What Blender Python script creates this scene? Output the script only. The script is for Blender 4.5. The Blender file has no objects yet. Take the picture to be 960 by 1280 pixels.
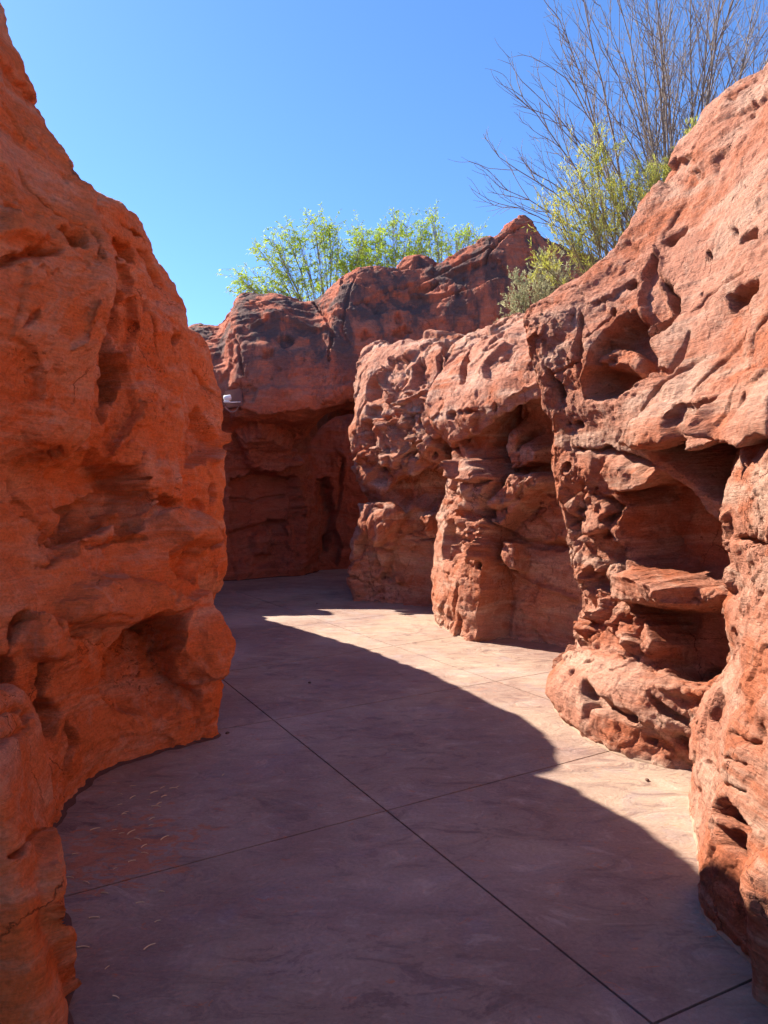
import bpy, bmesh, math, random
import numpy as np
from mathutils import Vector

# ------------------------------------------------------------------ camera
SC = bpy.context.scene
COL = SC.collection
F, CX, HZ, EYE = 888.0, 480.0, 625.0, 1.5        # focal length (px of 960x1280), horizon row, eye height (m)
cam_d = bpy.data.cameras.new("camera")
cam = bpy.data.objects.new("camera", cam_d)
COL.objects.link(cam)
cam_d.sensor_fit = 'VERTICAL'
cam_d.sensor_height = 36.0
cam_d.lens = 36.0 * F / 1280.0
cam_d.shift_y = -(640.0 - HZ) / 1280.0
cam_d.clip_start = 0.05
cam_d.clip_end = 2000
cam.location = (0, 0, EYE)
cam.rotation_euler = (math.radians(90), 0, 0)
SC.camera = cam

# ------------------------------------------------------------------ sky, sun, exposure
SUN_EL, SUN_AZ = 41.5, 53.0                      # elevation; degrees to the left of straight ahead
w = bpy.data.worlds.new("World")
SC.world = w
w.use_nodes = True
nt = w.node_tree
bg = nt.nodes["Background"]
sky = nt.nodes.new("ShaderNodeTexSky")
sky.sky_type = 'NISHITA'
sky.sun_disc = False
sky.sun_elevation = math.radians(SUN_EL)
sky.sun_rotation = math.radians(-SUN_AZ)
sky.altitude = 600
sky.air_density = 1.0
sky.dust_density = 0.3
sky.ozone_density = 2.5
tint = nt.nodes.new("ShaderNodeMix"); tint.data_type = 'RGBA'; tint.blend_type = 'MULTIPLY'
tint.inputs[0].default_value = 1.0
tint.inputs[7].default_value = (0.227, 0.322, 0.44, 1)          # clear desert air: a deeper blue
nt.links.new(sky.outputs[0], tint.inputs[6])
nt.links.new(tint.outputs[2], bg.inputs[0])
bg.inputs[1].default_value = 0.105
sl = bpy.data.lights.new("sun", 'SUN')
sl.energy = 2.7
sl.angle = math.radians(0.5)
sl.color = (1.0, 0.90, 0.76)
sun = bpy.data.objects.new("sun", sl)
COL.objects.link(sun)
az, el = math.radians(SUN_AZ), math.radians(SUN_EL)
S = Vector((-math.sin(az) * math.cos(el), math.cos(az) * math.cos(el), math.sin(el)))
sun.rotation_euler = S.to_track_quat('Z', 'Y').to_euler()
sun.location = (-6, 4, 9)
SC.view_settings.view_transform = 'Standard'
SC.view_settings.look = 'None'
SC.view_settings.exposure = 2.52
SC.view_settings.gamma = 1.0
SC.view_settings.use_curve_mapping = False
SC.render.engine = 'CYCLES'
SC.cycles.max_bounces = 14
SC.cycles.diffuse_bounces = 12
SC.cycles.use_denoising = True
SC.cycles.sample_clamp_indirect = 8

# ------------------------------------------------------------------ helpers
def P(u, v, Y):
    return np.array([(u - CX) * Y / F, Y, EYE - (v - HZ) * Y / F])

class W:                                          # a control point given directly in metres
    def __init__(s, x, y, z): s.p = np.array([x, y, z], float)

def pt(c):
    return c.p if isinstance(c, W) else P(*c)

def tag(o, label=None, cat=None, group=None, kind=None):
    if label: o["label"] = label
    if cat: o["category"] = cat
    if group: o["group"] = group
    if kind or cat: o["kind"] = kind or ("structure" if cat in ("ground", "path", "terrain") else "thing")
    return o

def mesh_obj(name, verts, faces, mat=None, parent=None, smooth=True, loc=None):
    verts = np.asarray(verts, dtype=np.float64)
    if loc is not None:
        verts = verts - np.asarray(loc)
    me = bpy.data.meshes.new(name)
    if isinstance(faces, np.ndarray):
        nf, k = faces.shape
        me.vertices.add(len(verts)); me.vertices.foreach_set("co", verts.astype(np.float32).ravel())
        me.loops.add(nf * k); me.loops.foreach_set("vertex_index", faces.astype(np.int32).ravel())
        me.polygons.add(nf); me.polygons.foreach_set("loop_start", (np.arange(nf) * k).astype(np.int32))
        me.update(calc_edges=True)
    else:
        me.from_pydata([tuple(v) for v in verts], [], faces); me.update()
    if smooth:
        me.polygons.foreach_set("use_smooth", np.ones(len(me.polygons), dtype=bool))
    me.validate()
    o = bpy.data.objects.new(name, me)
    COL.objects.link(o)
    if mat: me.materials.append(mat)
    if loc is not None: o.location = tuple(loc)
    if parent: o.parent = parent
    return o

def empty(name, loc):
    o = bpy.data.objects.new(name, None)
    o.empty_display_size = .1
    COL.objects.link(o); o.location = tuple(loc)
    return o

# ---- noise
_G = np.random.default_rng(7).normal(size=(256, 3)); _G /= np.linalg.norm(_G, axis=1)[:, None]
_PERM = np.random.default_rng(11).permutation(256)
def _h(i, j, k, seed):
    return _PERM[(_PERM[(_PERM[(i + seed * 37) & 255] + j) & 255] + k) & 255]
def pn(p, seed=0):
    f = np.floor(p); i = f.astype(np.int64); r = p - f
    q = r * r * r * (r * (r * 6 - 15) + 10)
    out = 0
    for a in (0, 1):
        wa = q[:, 0] if a else 1 - q[:, 0]
        for b in (0, 1):
            wb = q[:, 1] if b else 1 - q[:, 1]
            for c in (0, 1):
                wc = q[:, 2] if c else 1 - q[:, 2]
                g = _G[_h(i[:, 0] + a, i[:, 1] + b, i[:, 2] + c, seed)]
                out = out + wa * wb * wc * ((r[:, 0] - a) * g[:, 0] + (r[:, 1] - b) * g[:, 1] + (r[:, 2] - c) * g[:, 2])
    return out * 1.5
def fbm(p, o=4, seed=0, gain=.5):
    s = 0; a = 1.0
    for k in range(o):
        s = s + a * pn(p * 2 ** k, seed + k); a *= gain
    return s
def ridged(p, o=4, seed=0):
    s = 0; a = 1.0
    for k in range(o):
        s = s + a * (1 - 2 * np.abs(pn(p * 2 ** k, seed + k))); a *= .5
    return s
def worley(p, seed=0):
    f = np.floor(p); i = f.astype(np.int64); r = p - f
    d1 = np.full(len(p), 9.); d2 = np.full(len(p), 9.); cid = np.zeros(len(p), dtype=np.int64); off = np.zeros((len(p), 3))
    for a in (-1, 0, 1):
        for b in (-1, 0, 1):
            for c in (-1, 0, 1):
                h = _h(i[:, 0] + a, i[:, 1] + b, i[:, 2] + c, seed)
                o = (_G[h] * .5 + .5)
                e = r - o - np.array([a, b, c]); d = np.sqrt((e * e).sum(1))
                m = d < d1; off[m] = e[m]
                d2 = np.where(m, d1, np.minimum(d2, d)); cid = np.where(m, h, cid); d1 = np.where(m, d, d1)
    return d1, d2, cid, off
def sstep(x): 
    x = np.clip(x, 0, 1); return x * x * (3 - 2 * x)

# ---- crops used while measuring the photograph: origin and scale
CR = {'p': (0, 0, 1.), 'c1': (0, 0, 2.666), 'c2': (0, 440, 3.), 'c3': (0, 820, 2.783), 'c4': (220, 240, 1.92), 'c5': (560, 0, 2.4),
      'c6': (440, 400, 2.977), 'c7': (640, 300, 2.666), 'c8': (640, 740, 2.372), 'd1': (680, 500, 3.4286), 'd2': (660, 280, 3.2),
      'd3': (530, 560, 4.571), 'd4': (430, 410, 6.), 'd5': (430, 600, 6.857), 'd6': (680, 740, 4.174), 'd7': (0, 720, 3.31), 'd8': (230, 260, 2.0426)}
def X(cr, pts):
    ox, oy, s = CR[cr]
    return [(ox + a / s, oy + b / s) for a, b in pts]

def cr_weights(n_ctrl, subdiv):
    """Catmull-Rom weight matrix; subdiv[k] samples in interval k."""
    rows = []
    for k in range(n_ctrl - 1):
        m = subdiv[k]
        for j in range(m + (1 if k == n_ctrl - 2 else 0)):
            t = j / m
            ww = [-.5 * t + t * t - .5 * t ** 3, 1 - 2.5 * t * t + 1.5 * t ** 3, .5 * t + 2 * t * t - 1.5 * t ** 3, -.5 * t * t + .5 * t ** 3]
            r = np.zeros(n_ctrl)
            for q, wv in zip((k - 1, k, k + 1, k + 2), ww):
                if q < 0: r[0] += 2 * wv; r[1] -= wv
                elif q >= n_ctrl: r[-1] += 2 * wv; r[-2] -= wv
                else: r[q] += wv
            rows.append(r)
    return np.array(rows)

def grid_normals(V):
    du = np.gradient(V, axis=0); dv = np.gradient(V, axis=1)
    n = np.cross(du, dv); l = np.linalg.norm(n, axis=2, keepdims=True)
    return n / np.maximum(l, 1e-9)

def blur(A, k):
    for _ in range(k):
        B = A.copy()
        B[1:-1] = (A[:-2] + 2 * A[1:-1] + A[2:]) / 4; A = B.copy()
        A[:, 1:-1] = (B[:, :-2] + 2 * B[:, 1:-1] + B[:, 2:]) / 4
    return A

class Rock:
    """A rock mass: control columns (left to right) of rows (ground to crest), then over the crest and down the back."""
    def __init__(s, cols, back, res, wrap_l=None, wrap_r=None, coarse=(), backz=None):
        C = [[pt(c) for c in col] for col in cols]
        if wrap_l is not None: C.insert(0, [p + np.array(wrap_l) for p in C[0]])
        if wrap_r is not None: C.append([p + np.array(wrap_r) for p in C[-1]])
        nrow = len(C[0]); full = []
        for col in C:
            b0 = col[0] + np.array([0, 0, -.18]); top = col[-1]
            bk = [top + np.array(b) for b in back]
            g = bk[-1].copy(); g[2] = -.2
            full.append([b0] + col + bk + [g])
        A = np.array(full)
        nu, nv = A.shape[:2]
        su = []
        for i in range(nu - 1):
            L = np.linalg.norm(A[i + 1, 1:nrow + 1] - A[i, 1:nrow + 1], axis=1)
            L = np.percentile(L, 70)
            mult = 5 if i in coarse else 1
            su.append(max(3, int(L / (res * mult))))
        sv = []
        for j in range(nv - 1):
            L = np.percentile(np.linalg.norm(A[:, j + 1] - A[:, j], axis=1), 60)
            mult = 1 if j <= nrow else 6
            sv.append(max(3, int(L / (res * mult))))
        Wu, Wv = cr_weights(nu, su), cr_weights(nv, sv)
        s.B = np.einsum('ai,ijk,bj->abk', Wu, A, Wv)
        s.shape = s.B.shape[:2]
        s.N = blur(grid_normals(s.B), 6); s.N /= np.linalg.norm(s.N, axis=2, keepdims=True)
        s.b = s.B.reshape(-1, 3); s.n = s.N.reshape(-1, 3)
        s.d = np.zeros(len(s.b))
        view = s.b - np.array([0, 0, EYE]); view /= np.linalg.norm(view, axis=1)[:, None]
        s.front = (np.einsum('ij,ij->i', view, s.n) < -.02) & (s.b[:, 1] > .2)
        s.px = np.stack([CX + F * s.b[:, 0] / np.maximum(s.b[:, 1], .1), HZ - F * (s.b[:, 2] - EYE) / np.maximum(s.b[:, 1], .1)], 1)
        s.fi = np.nonzero(s.front)[0]
        s.warpn = None
    def find(s, u, v):
        q = s.px[s.fi] - np.array([u, v]); q = (q * q).sum(1)
        near = np.nonzero(q < max(16., q.min() * 1.2))[0]
        y = s.b[s.fi[near], 1]
        near = near[y < y.min() + .15]
        return s.fi[near[np.argmin(q[near])]]
    def frame(s, pts):
        idx = [s.find(*q) for q in pts]
        c = s.b[idx].mean(0); n = s.n[idx].mean(0); n /= np.linalg.norm(n)
        e1 = np.cross(np.array([0, 0, 1.]), n); e1 /= np.linalg.norm(e1); e2 = np.cross(n, e1)
        q = s.b[idx] - c
        return c, n, e1, e2, np.stack([q @ e1, q @ e2], 1)
    def local(s, c, n, e1, e2, R, warp):
        q = s.b - c
        m = np.nonzero(((q * q).sum(1) < (R * 1.3) ** 2) & ((s.n @ n) > .05))[0]
        q = q[m]; a, b = q @ e1, q @ e2
        hk = np.abs(q @ n) < max(.30, .62 * R); q, a, b, m = q[hk], a[hk], b[hk], m[hk]
        if warp:
            pp = s.b[m]
            a = a + warp * fbm(pp * 7, 3, 91); b = b + warp * fbm(pp * 7, 3, 95)
        fade = sstep(((s.n[m] @ n) - .05) / .3)
        return m, a, b, fade
    softk = .62
    def dent(s, cr, pts, depth, soft=.05, grad=(1, 1), lr=(1, 1), warp=.02):
        soft = max(soft * s.softk, .018)
        c, n, e1, e2, Q = s.frame(X(cr, pts))
        R = np.sqrt((Q * Q).sum(1).max()) + soft
        m, a, b, fade = s.local(c, n, e1, e2, R, warp)
        if len(m) == 0: return
        d2 = np.full(len(m), 1e9); ins = np.zeros(len(m), bool)
        k = len(Q)
        for i in range(k):
            A, Bq = Q[i], Q[(i + 1) % k]
            ab = Bq - A; L2 = max((ab * ab).sum(), 1e-12)
            t = np.clip(((a - A[0]) * ab[0] + (b - A[1]) * ab[1]) / L2, 0, 1)
            dx, dy = a - A[0] - t * ab[0], b - A[1] - t * ab[1]
            d2 = np.minimum(d2, dx * dx + dy * dy)
            cond = (A[1] > b) != (Bq[1] > b)
            xi = A[0] + (b - A[1]) / (ab[1] if abs(ab[1]) > 1e-9 else 1e-9) * ab[0]
            ins ^= cond & (a < xi)
        sd = np.where(ins, -np.sqrt(d2), np.sqrt(d2))
        wgt = sstep((-sd + soft * .35) / soft)
        t = np.clip((b - Q[:, 1].min()) / max(np.ptp(Q[:, 1]), 1e-6), 0, 1)
        x = np.clip((a - Q[:, 0].min()) / max(np.ptp(Q[:, 0]), 1e-6), 0, 1)
        g = (grad[1] + (grad[0] - grad[1]) * t) * (lr[0] + (lr[1] - lr[0]) * x)
        s.d[m] -= depth * wgt * g * fade
    def pit(s, cr, x, y, r, depth, asp=1.0):
        """round hole of radius r (crop px)."""
        k = [(x + r * math.cos(t), y + r * asp * math.sin(t)) for t in np.linspace(0, 2 * math.pi, 9)[:-1]]
        s.dent(cr, k, depth, soft=.02 if r / CR[cr][2] < 8 else .035, warp=.008)
    def crack(s, cr, pts, width, depth, warp=.02):
        c, n, e1, e2, Q = s.frame(X(cr, pts))
        R = np.sqrt((Q * Q).sum(1).max()) + width
        m, a, b, fade = s.local(c, n, e1, e2, R, warp)
        d2 = np.full(len(m), 1e9); tt = np.zeros(len(m))
        for i in range(len(Q) - 1):
            A, Bq = Q[i], Q[i + 1]; ab = Bq - A; L2 = max((ab * ab).sum(), 1e-12)
            t = np.clip(((a - A[0]) * ab[0] + (b - A[1]) * ab[1]) / L2, 0, 1)
            dx, dy = a - A[0] - t * ab[0], b - A[1] - t * ab[1]
            dd = dx * dx + dy * dy; mm = dd < d2
            d2 = np.where(mm, dd, d2); tt = np.where(mm, (i + t) / (len(Q) - 1), tt)
        wd = width * (.35 + .65 * np.sin(np.pi * np.clip(tt, .06, .94)))
        s.d[m] -= depth * sstep(1.15 - np.sqrt(d2) / wd) * fade
    def chunk(s, cr, pts, size, amp, soft=.12, seed=3, flat=(1, 1, 1.1)):
        """broken, blocky rock inside a polygon."""
        c, n, e1, e2, Q = s.frame(X(cr, pts))
        R = np.sqrt((Q * Q).sum(1).max()) + soft
        keep = s.d.copy(); s.d[:] = 0
        s.dent(cr, pts, -1.0, soft=soft, warp=.05)
        wgt = s.d.copy(); s.d = keep
        m = np.nonzero(wgt > .01)[0]
        p = s.b[m] + .05 * np.stack([fbm(s.b[m] * 5, 3, 21 + q) for q in range(3)], 1)
        for sz, am in ((size, 1.0), (size * .45, .25)):
            d1, d2, cid, off = worley(p * np.array(flat) / sz, seed)
            lev = _G[cid, 0] * .55
            edge = sstep((d2 - d1) / .10)
            tilt = (_G[(cid + 91) & 255] * off).sum(1) * 1.3
            s.d[m] += wgt[m] * amp * am * (lev + tilt + .3 * edge - .3)
    def chunks_all(s, size, amp, seed, flat=(1, 1, 1.3), thr=.1):
        """planar fracture facets over the whole mass, in patches."""
        msk = .15 + .85 * sstep((fbm(s.b * .9, 2, seed + 50) + thr) / .35)
        p = s.b + size * .16 * np.stack([fbm(s.b * 2.2 / size, 3, 31 + q) for q in range(3)], 1)
        d1, d2, cid, off = worley(p * np.array(flat) / size, seed)
        s.d += msk * amp * (_G[cid, 0] * .45 + (_G[(cid + 91) & 255] * off).sum(1) * 1.2 + .2 * sstep((d2 - d1) / .08))
    def at(s, u, v):
        q = s.v[s.fi]; a = CX + F * q[:, 0] / q[:, 1] - u; b = HZ - F * (q[:, 2] - EYE) / q[:, 1] - v
        k = np.nonzero(a * a + b * b < 9)[0]
        return q[k[np.argmin(q[k, 1])]] if len(k) else q[np.argmin(a * a + b * b)]
    def foot(s, z=.015):
        """points where the front surface meets the path, column by column."""
        out = []
        for i in range(0, s.g.shape[0], 3):
            c = s.g[i]; k = np.nonzero(c[:60, 2] > z)[0]
            if len(k): out.append(c[k[0]])
        return np.array(out)
    def build(s, name, mat, lump=.05, rough=.018, strata=.012, pit=.02, tilt=(.12, -.05), seed=1, sfreq=9, fine=.004, hole=None):
        p = s.b
        s.d += lump * fbm(p * 1.3, 3, seed)
        V = (p + s.n * s.d[:, None]).reshape(s.shape + (3,))
        V[:, 1:-1] = .76 * V[:, 1:-1] + .12 * (V[:, :-2] + V[:, 2:])
        N = grid_normals(V); N = blur(N, 2).reshape(-1, 3); N /= np.maximum(np.linalg.norm(N, axis=1), 1e-6)[:, None]
        v = V.reshape(-1, 3)
        zc = v[:, 2] + tilt[0] * v[:, 0] + tilt[1] * v[:, 1] + .10 * fbm(v * 1.1, 3, seed + 5)
        q = np.stack([v[:, 0] * .8, v[:, 1] * .8, zc * sfreq], 1)
        sm = .35 + .65 * sstep((fbm(v * .8, 2, seed + 77) + .35) / .6)
        d = strata * sm * (fbm(q, 3, seed + 8) + .6 * np.abs(pn(q * np.array([1, 1, 2.3]), seed + 9)))
        big = fbm(v * 4.2, 5, seed + 20, .52)
        d += rough * (big * .9 - .45 * np.maximum(0, ridged(v * 3.1, 4, seed + 30) - .9))
        pm = sstep((fbm(v * 1.0, 2, seed + 60) - .02) / .3)
        d -= pit * pm * sstep((pn(v * 10 + 3 * 0, seed + 40) - .33) / .22)
        d -= pit * .6 * pm * sstep((pn(v * 22, seed + 41) - .38) / .2)
        d += fine * fbm(v * 26, 3, seed + 44)
        v = v + N * d[:, None]
        nu, nv = s.shape
        I = np.arange(nu * nv).reshape(nu, nv)
        fc = np.stack([I[:-1, :-1], I[1:, :-1], I[1:, 1:], I[:-1, 1:]], -1).reshape(-1, 4)
        s.v = v; s.g = v.reshape(nu, nv, 3)
        if hole is not None:
            ctr = v[fc].mean(1); fc = fc[~np.all((ctr > np.array(hole[0])) & (ctr < np.array(hole[1])), axis=1)]
        base = np.array([v[s.fi, 0].mean(), v[s.fi, 1].mean(), 0.0])
        return mesh_obj(name, v, fc, mat, loc=base)

# ------------------------------------------------------------------ materials
def new_mat(name):
    m = bpy.data.materials.new(name); m.use_nodes = True
    t = m.node_tree; b = t.nodes["Principled BSDF"]
    return m, t, b
def node(t, ty, **kw):
    n = t.nodes.new(ty)
    for k, v in kw.items():
        setattr(n, k, v)
    return n
def rock_mat(name, deep, mid, pale, dark, pale_amt=.5, deep_amt=.5, streak=0.0, streak_col=(.1, .08, .085), speck=.5, bump=.6, tilt=(.12, -.05), stri=.5, rot=0.):
    m, t, b = new_mat(name)
    L = t.links.new
    geo = node(t, "ShaderNodeNewGeometry")
    mp = node(t, "ShaderNodeMapping"); mp.inputs['Rotation'].default_value = (-tilt[1] * 1.0 + .1, -tilt[0] - .05, rot); mp.inputs['Scale'].default_value = (1, 1, 5)
    L(geo.outputs['Position'], mp.inputs[0])
    def noise(vec, sc, det=6, rough=.6, dist=0.):
        n = node(t, "ShaderNodeTexNoise"); n.inputs['Scale'].default_value = sc; n.inputs['Detail'].default_value = det
        n.inputs['Roughness'].default_value = rough; n.inputs['Distortion'].default_value = dist
        L(vec, n.inputs['Vector']); return n.outputs[0]
    def ramp(fac, a, bb, lo=0., hi=1.):
        r = node(t, "ShaderNodeMapRange"); r.interpolation_type = 'SMOOTHSTEP'
        r.inputs[1].default_value = a; r.inputs[2].default_value = bb; r.inputs[3].default_value = lo; r.inputs[4].default_value = hi
        L(fac, r.inputs[0]); return r.outputs[0]
    def mix(fac, a, bb, bt='MIX'):
        x = node(t, "ShaderNodeMix", data_type='RGBA', blend_type=bt); x.clamp_result = True
        if isinstance(fac, float): x.inputs[0].default_value = fac
        else: L(fac, x.inputs[0])
        for i, c in ((6, a), (7, bb)):
            if isinstance(c, tuple): x.inputs[i].default_value = c + (1,)
            else: L(c, x.inputs[i])
        return x.outputs[2]
    pos = geo.outputs['Position']
    n1 = noise(mp.outputs[0], 1.1, 8, .62, .6)
    n2 = noise(pos, 1.3, 7, .62, .4)
    n3 = noise(pos, 9, 8, .7, .2)
    c = mix(ramp(n2, .42, .62, 0, deep_amt), mid, deep)
    c = mix(ramp(n1, .46, .66, 0, pale_amt), c, pale)
    n5 = noise(pos, 3.4, 9, .72, 1.2)
    c = mix(ramp(n5, .50, .72, 0, pale_amt * .9), c, pale)
    c = mix(ramp(n3, .60, .74, 0, speck), c, dark)
    n6 = noise(pos, 2.1, 10, .75, .8)
    c = mix(ramp(n6, .60, .78, 0, speck * .8), c, dark)
    n7 = noise(pos, 13, 9, .8, .6); n8 = noise(pos, .9, 3, .5)
    mm = node(t, "ShaderNodeMath", operation='MULTIPLY'); L(ramp(n7, .50, .62), mm.inputs[0]); L(ramp(n8, .46, .60, 0, speck), mm.inputs[1])
    c = mix(mm.outputs[0], c, dark)
    if streak:
        ms = node(t, "ShaderNodeMapping"); ms.inputs['Scale'].default_value = (1, 1, .22)
        L(pos, ms.inputs[0])
        s1 = noise(ms.outputs[0], 2.6, 6, .62, .25)
        sx = node(t, "ShaderNodeSeparateXYZ"); L(pos, sx.inputs[0])
        hz = node(t, "ShaderNodeMath", operation='MULTIPLY_ADD'); L(n2, hz.inputs[0]); hz.inputs[1].default_value = 1.6; L(sx.outputs[2], hz.inputs[2])
        sm_ = node(t, "ShaderNodeMath", operation='MULTIPLY'); L(ramp(s1, .40, .57, 0, streak), sm_.inputs[0]); L(ramp(hz.outputs[0], 3.6, 5.2, .12, 1), sm_.inputs[1])
        c = mix(sm_.outputs[0], c, streak_col)
    # hairline cracks and tiny pits, darkened in the colour and sunk in the bump
    dn = node(t, "ShaderNodeTexNoise"); dn.inputs['Scale'].default_value = 2.2; dn.inputs['Detail'].default_value = 6; dn.inputs['Roughness'].default_value = .65
    L(pos, dn.inputs['Vector'])
    dv = node(t, "ShaderNodeVectorMath", operation='MULTIPLY_ADD'); dv.inputs[1].default_value = (.34, .34, .34); L(dn.outputs['Color'], dv.inputs[0]); L(pos, dv.inputs[2])
    vo = node(t, "ShaderNodeTexVoronoi", feature='DISTANCE_TO_EDGE'); vo.inputs['Scale'].default_value = 1.5; L(dv.outputs[0], vo.inputs['Vector'])
    cm = ramp(noise(pos, 1.1, 3, .5), .52, .60, 0, .8)
    cl = ramp(vo.outputs['Distance'], .0, .007, 1, 0)
    ck = node(t, "ShaderNodeMath", operation='MULTIPLY'); L(cm, ck.inputs[0]); L(cl, ck.inputs[1])
    c = mix(ck.outputs[0], c, dark)
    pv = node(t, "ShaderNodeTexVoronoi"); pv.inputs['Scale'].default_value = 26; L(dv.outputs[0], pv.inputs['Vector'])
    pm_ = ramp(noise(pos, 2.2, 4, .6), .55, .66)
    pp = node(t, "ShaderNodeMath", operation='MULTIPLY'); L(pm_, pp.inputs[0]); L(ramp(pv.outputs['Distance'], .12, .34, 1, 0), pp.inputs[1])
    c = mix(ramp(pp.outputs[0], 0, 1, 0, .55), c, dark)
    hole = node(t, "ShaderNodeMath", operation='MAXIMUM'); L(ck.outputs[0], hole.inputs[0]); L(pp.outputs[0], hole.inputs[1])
    n4 = noise(pos, 70, 4, .7)
    g = node(t, "ShaderNodeMapRange"); L(n4, g.inputs[0]); g.inputs[1].default_value = .25; g.inputs[2].default_value = .75; g.inputs[3].default_value = .78; g.inputs[4].default_value = 1.2
    c = mix(1.0, c, g.outputs[0], 'MULTIPLY')
    # brushed pigment strokes and clustered dark grains
    mbr = node(t, "ShaderNodeMapping"); mbr.inputs['Scale'].default_value = (1, 1, 7); mbr.inputs['Rotation'].default_value = (.35, -.5, 0)
    L(pos, mbr.inputs[0])
    c = mix(1.0, c, ramp(noise(mbr.outputs[0], 6, 9, .75, 1.2), .30, .70, .86, 1.15), 'MULTIPLY')
    gr = node(t, "ShaderNodeMath", operation='MULTIPLY'); L(ramp(noise(pos, 48, 5, .8), .56, .66), gr.inputs[0]); L(ramp(noise(pos, 3.1, 6, .7, .5), .50, .66, .06, .6), gr.inputs[1])
    c = mix(gr.outputs[0], c, dark)
    L(c, b.inputs['Base Color'])
    b.inputs['Roughness'].default_value = .92
    b.inputs['Specular IOR Level'].default_value = .15
    mb = node(t, "ShaderNodeMapping"); mb.inputs['Scale'].default_value = (1, 1, 9); mb.inputs['Rotation'].default_value = mp.inputs['Rotation'].default_value
    L(pos, mb.inputs[0])
    k1 = noise(pos, 24, 9, .72)
    k2 = noise(mb.outputs[0], 9, 6, .7, .3)
    b1 = node(t, "ShaderNodeBump"); b1.inputs['Strength'].default_value = bump; b1.inputs['Distance'].default_value = .03
    b2 = node(t, "ShaderNodeBump"); b2.inputs['Strength'].default_value = stri; b2.inputs['Distance'].default_value = .015
    k0 = noise(pos, 8.5, 10, .78, .3)
    b0 = node(t, "ShaderNodeBump"); b0.inputs['Strength'].default_value = min(1, bump); b0.inputs['Distance'].default_value = .07
    L(k0, b0.inputs['Height']); L(b0.outputs[0], b1.inputs['Normal'])
    L(k1, b1.inputs['Height']); L(k2, b2.inputs['Height']); L(b1.outputs[0], b2.inputs['Normal'])
    b3 = node(t, "ShaderNodeBump"); b3.invert = True; b3.inputs['Strength'].default_value = .8; b3.inputs['Distance'].default_value = .015
    L(hole.outputs[0], b3.inputs['Height']); L(b2.outputs[0], b3.inputs['Normal'])
    L(b3.outputs[0], b.inputs['Normal'])
    return m
def plain_mat(name, col, rough=.8, noise_amt=.25, scale=8, metal=0.):
    m, t, b = new_mat(name)
    n = node(t, "ShaderNodeTexNoise"); n.inputs['Scale'].default_value = scale; n.inputs['Detail'].default_value = 5
    tc = node(t, "ShaderNodeNewGeometry"); t.links.new(tc.outputs['Position'], n.inputs['Vector'])
    r = node(t, "ShaderNodeMapRange"); r.inputs[3].default_value = 1 - noise_amt; r.inputs[4].default_value = 1 + noise_amt
    t.links.new(n.outputs[0], r.inputs[0])
    x = node(t, "ShaderNodeMix", data_type='RGBA', blend_type='MULTIPLY'); x.inputs[0].default_value = 1
    x.inputs[6].default_value = tuple(col) + (1,); t.links.new(r.outputs[0], x.inputs[7])
    t.links.new(x.outputs[2], b.inputs['Base Color'])
    b.inputs['Roughness'].default_value = rough; b.inputs['Metallic'].default_value = metal
    return m
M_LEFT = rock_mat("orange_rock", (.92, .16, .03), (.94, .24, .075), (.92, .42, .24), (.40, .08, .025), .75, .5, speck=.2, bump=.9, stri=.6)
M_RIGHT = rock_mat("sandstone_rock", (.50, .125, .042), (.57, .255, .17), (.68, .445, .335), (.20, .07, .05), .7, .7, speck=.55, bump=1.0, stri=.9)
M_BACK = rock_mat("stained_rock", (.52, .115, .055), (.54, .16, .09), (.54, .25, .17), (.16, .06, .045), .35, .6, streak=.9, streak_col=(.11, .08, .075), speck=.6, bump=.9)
# ------------------------------------------------------------------ ground, path, planting bank
def ground_mat():
    m, t, b = new_mat("desert_soil")
    geo = node(t, "ShaderNodeNewGeometry")
    n = node(t, "ShaderNodeTexNoise"); n.inputs['Scale'].default_value = 3; n.inputs['Detail'].default_value = 9
    t.links.new(geo.outputs['Position'], n.inputs['Vector'])
    r = node(t, "ShaderNodeValToRGB"); r.color_ramp.elements[0].color = (.16, .075, .045, 1); r.color_ramp.elements[1].color = (.36, .2, .13, 1)
    t.links.new(n.outputs[0], r.inputs[0]); t.links.new(r.outputs[0], b.inputs['Base Color']); b.inputs['Roughness'].default_value = .95
    bp = node(t, "ShaderNodeBump"); bp.inputs['Strength'].default_value = .6; bp.inputs['Distance'].default_value = .04
    t.links.new(n.outputs[0], bp.inputs['Height']); t.links.new(bp.outputs[0], b.inputs['Normal'])
    return m
M_SOIL = ground_mat()
g = mesh_obj("ground", [(-400, -60, -.03), (400, -60, -.03), (400, 900, -.03), (-400, 900, -.03)], [(0, 1, 2, 3)], M_SOIL, smooth=False)
tag(g, "reddish desert soil under and around the rock walls", "ground", kind="structure")

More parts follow.
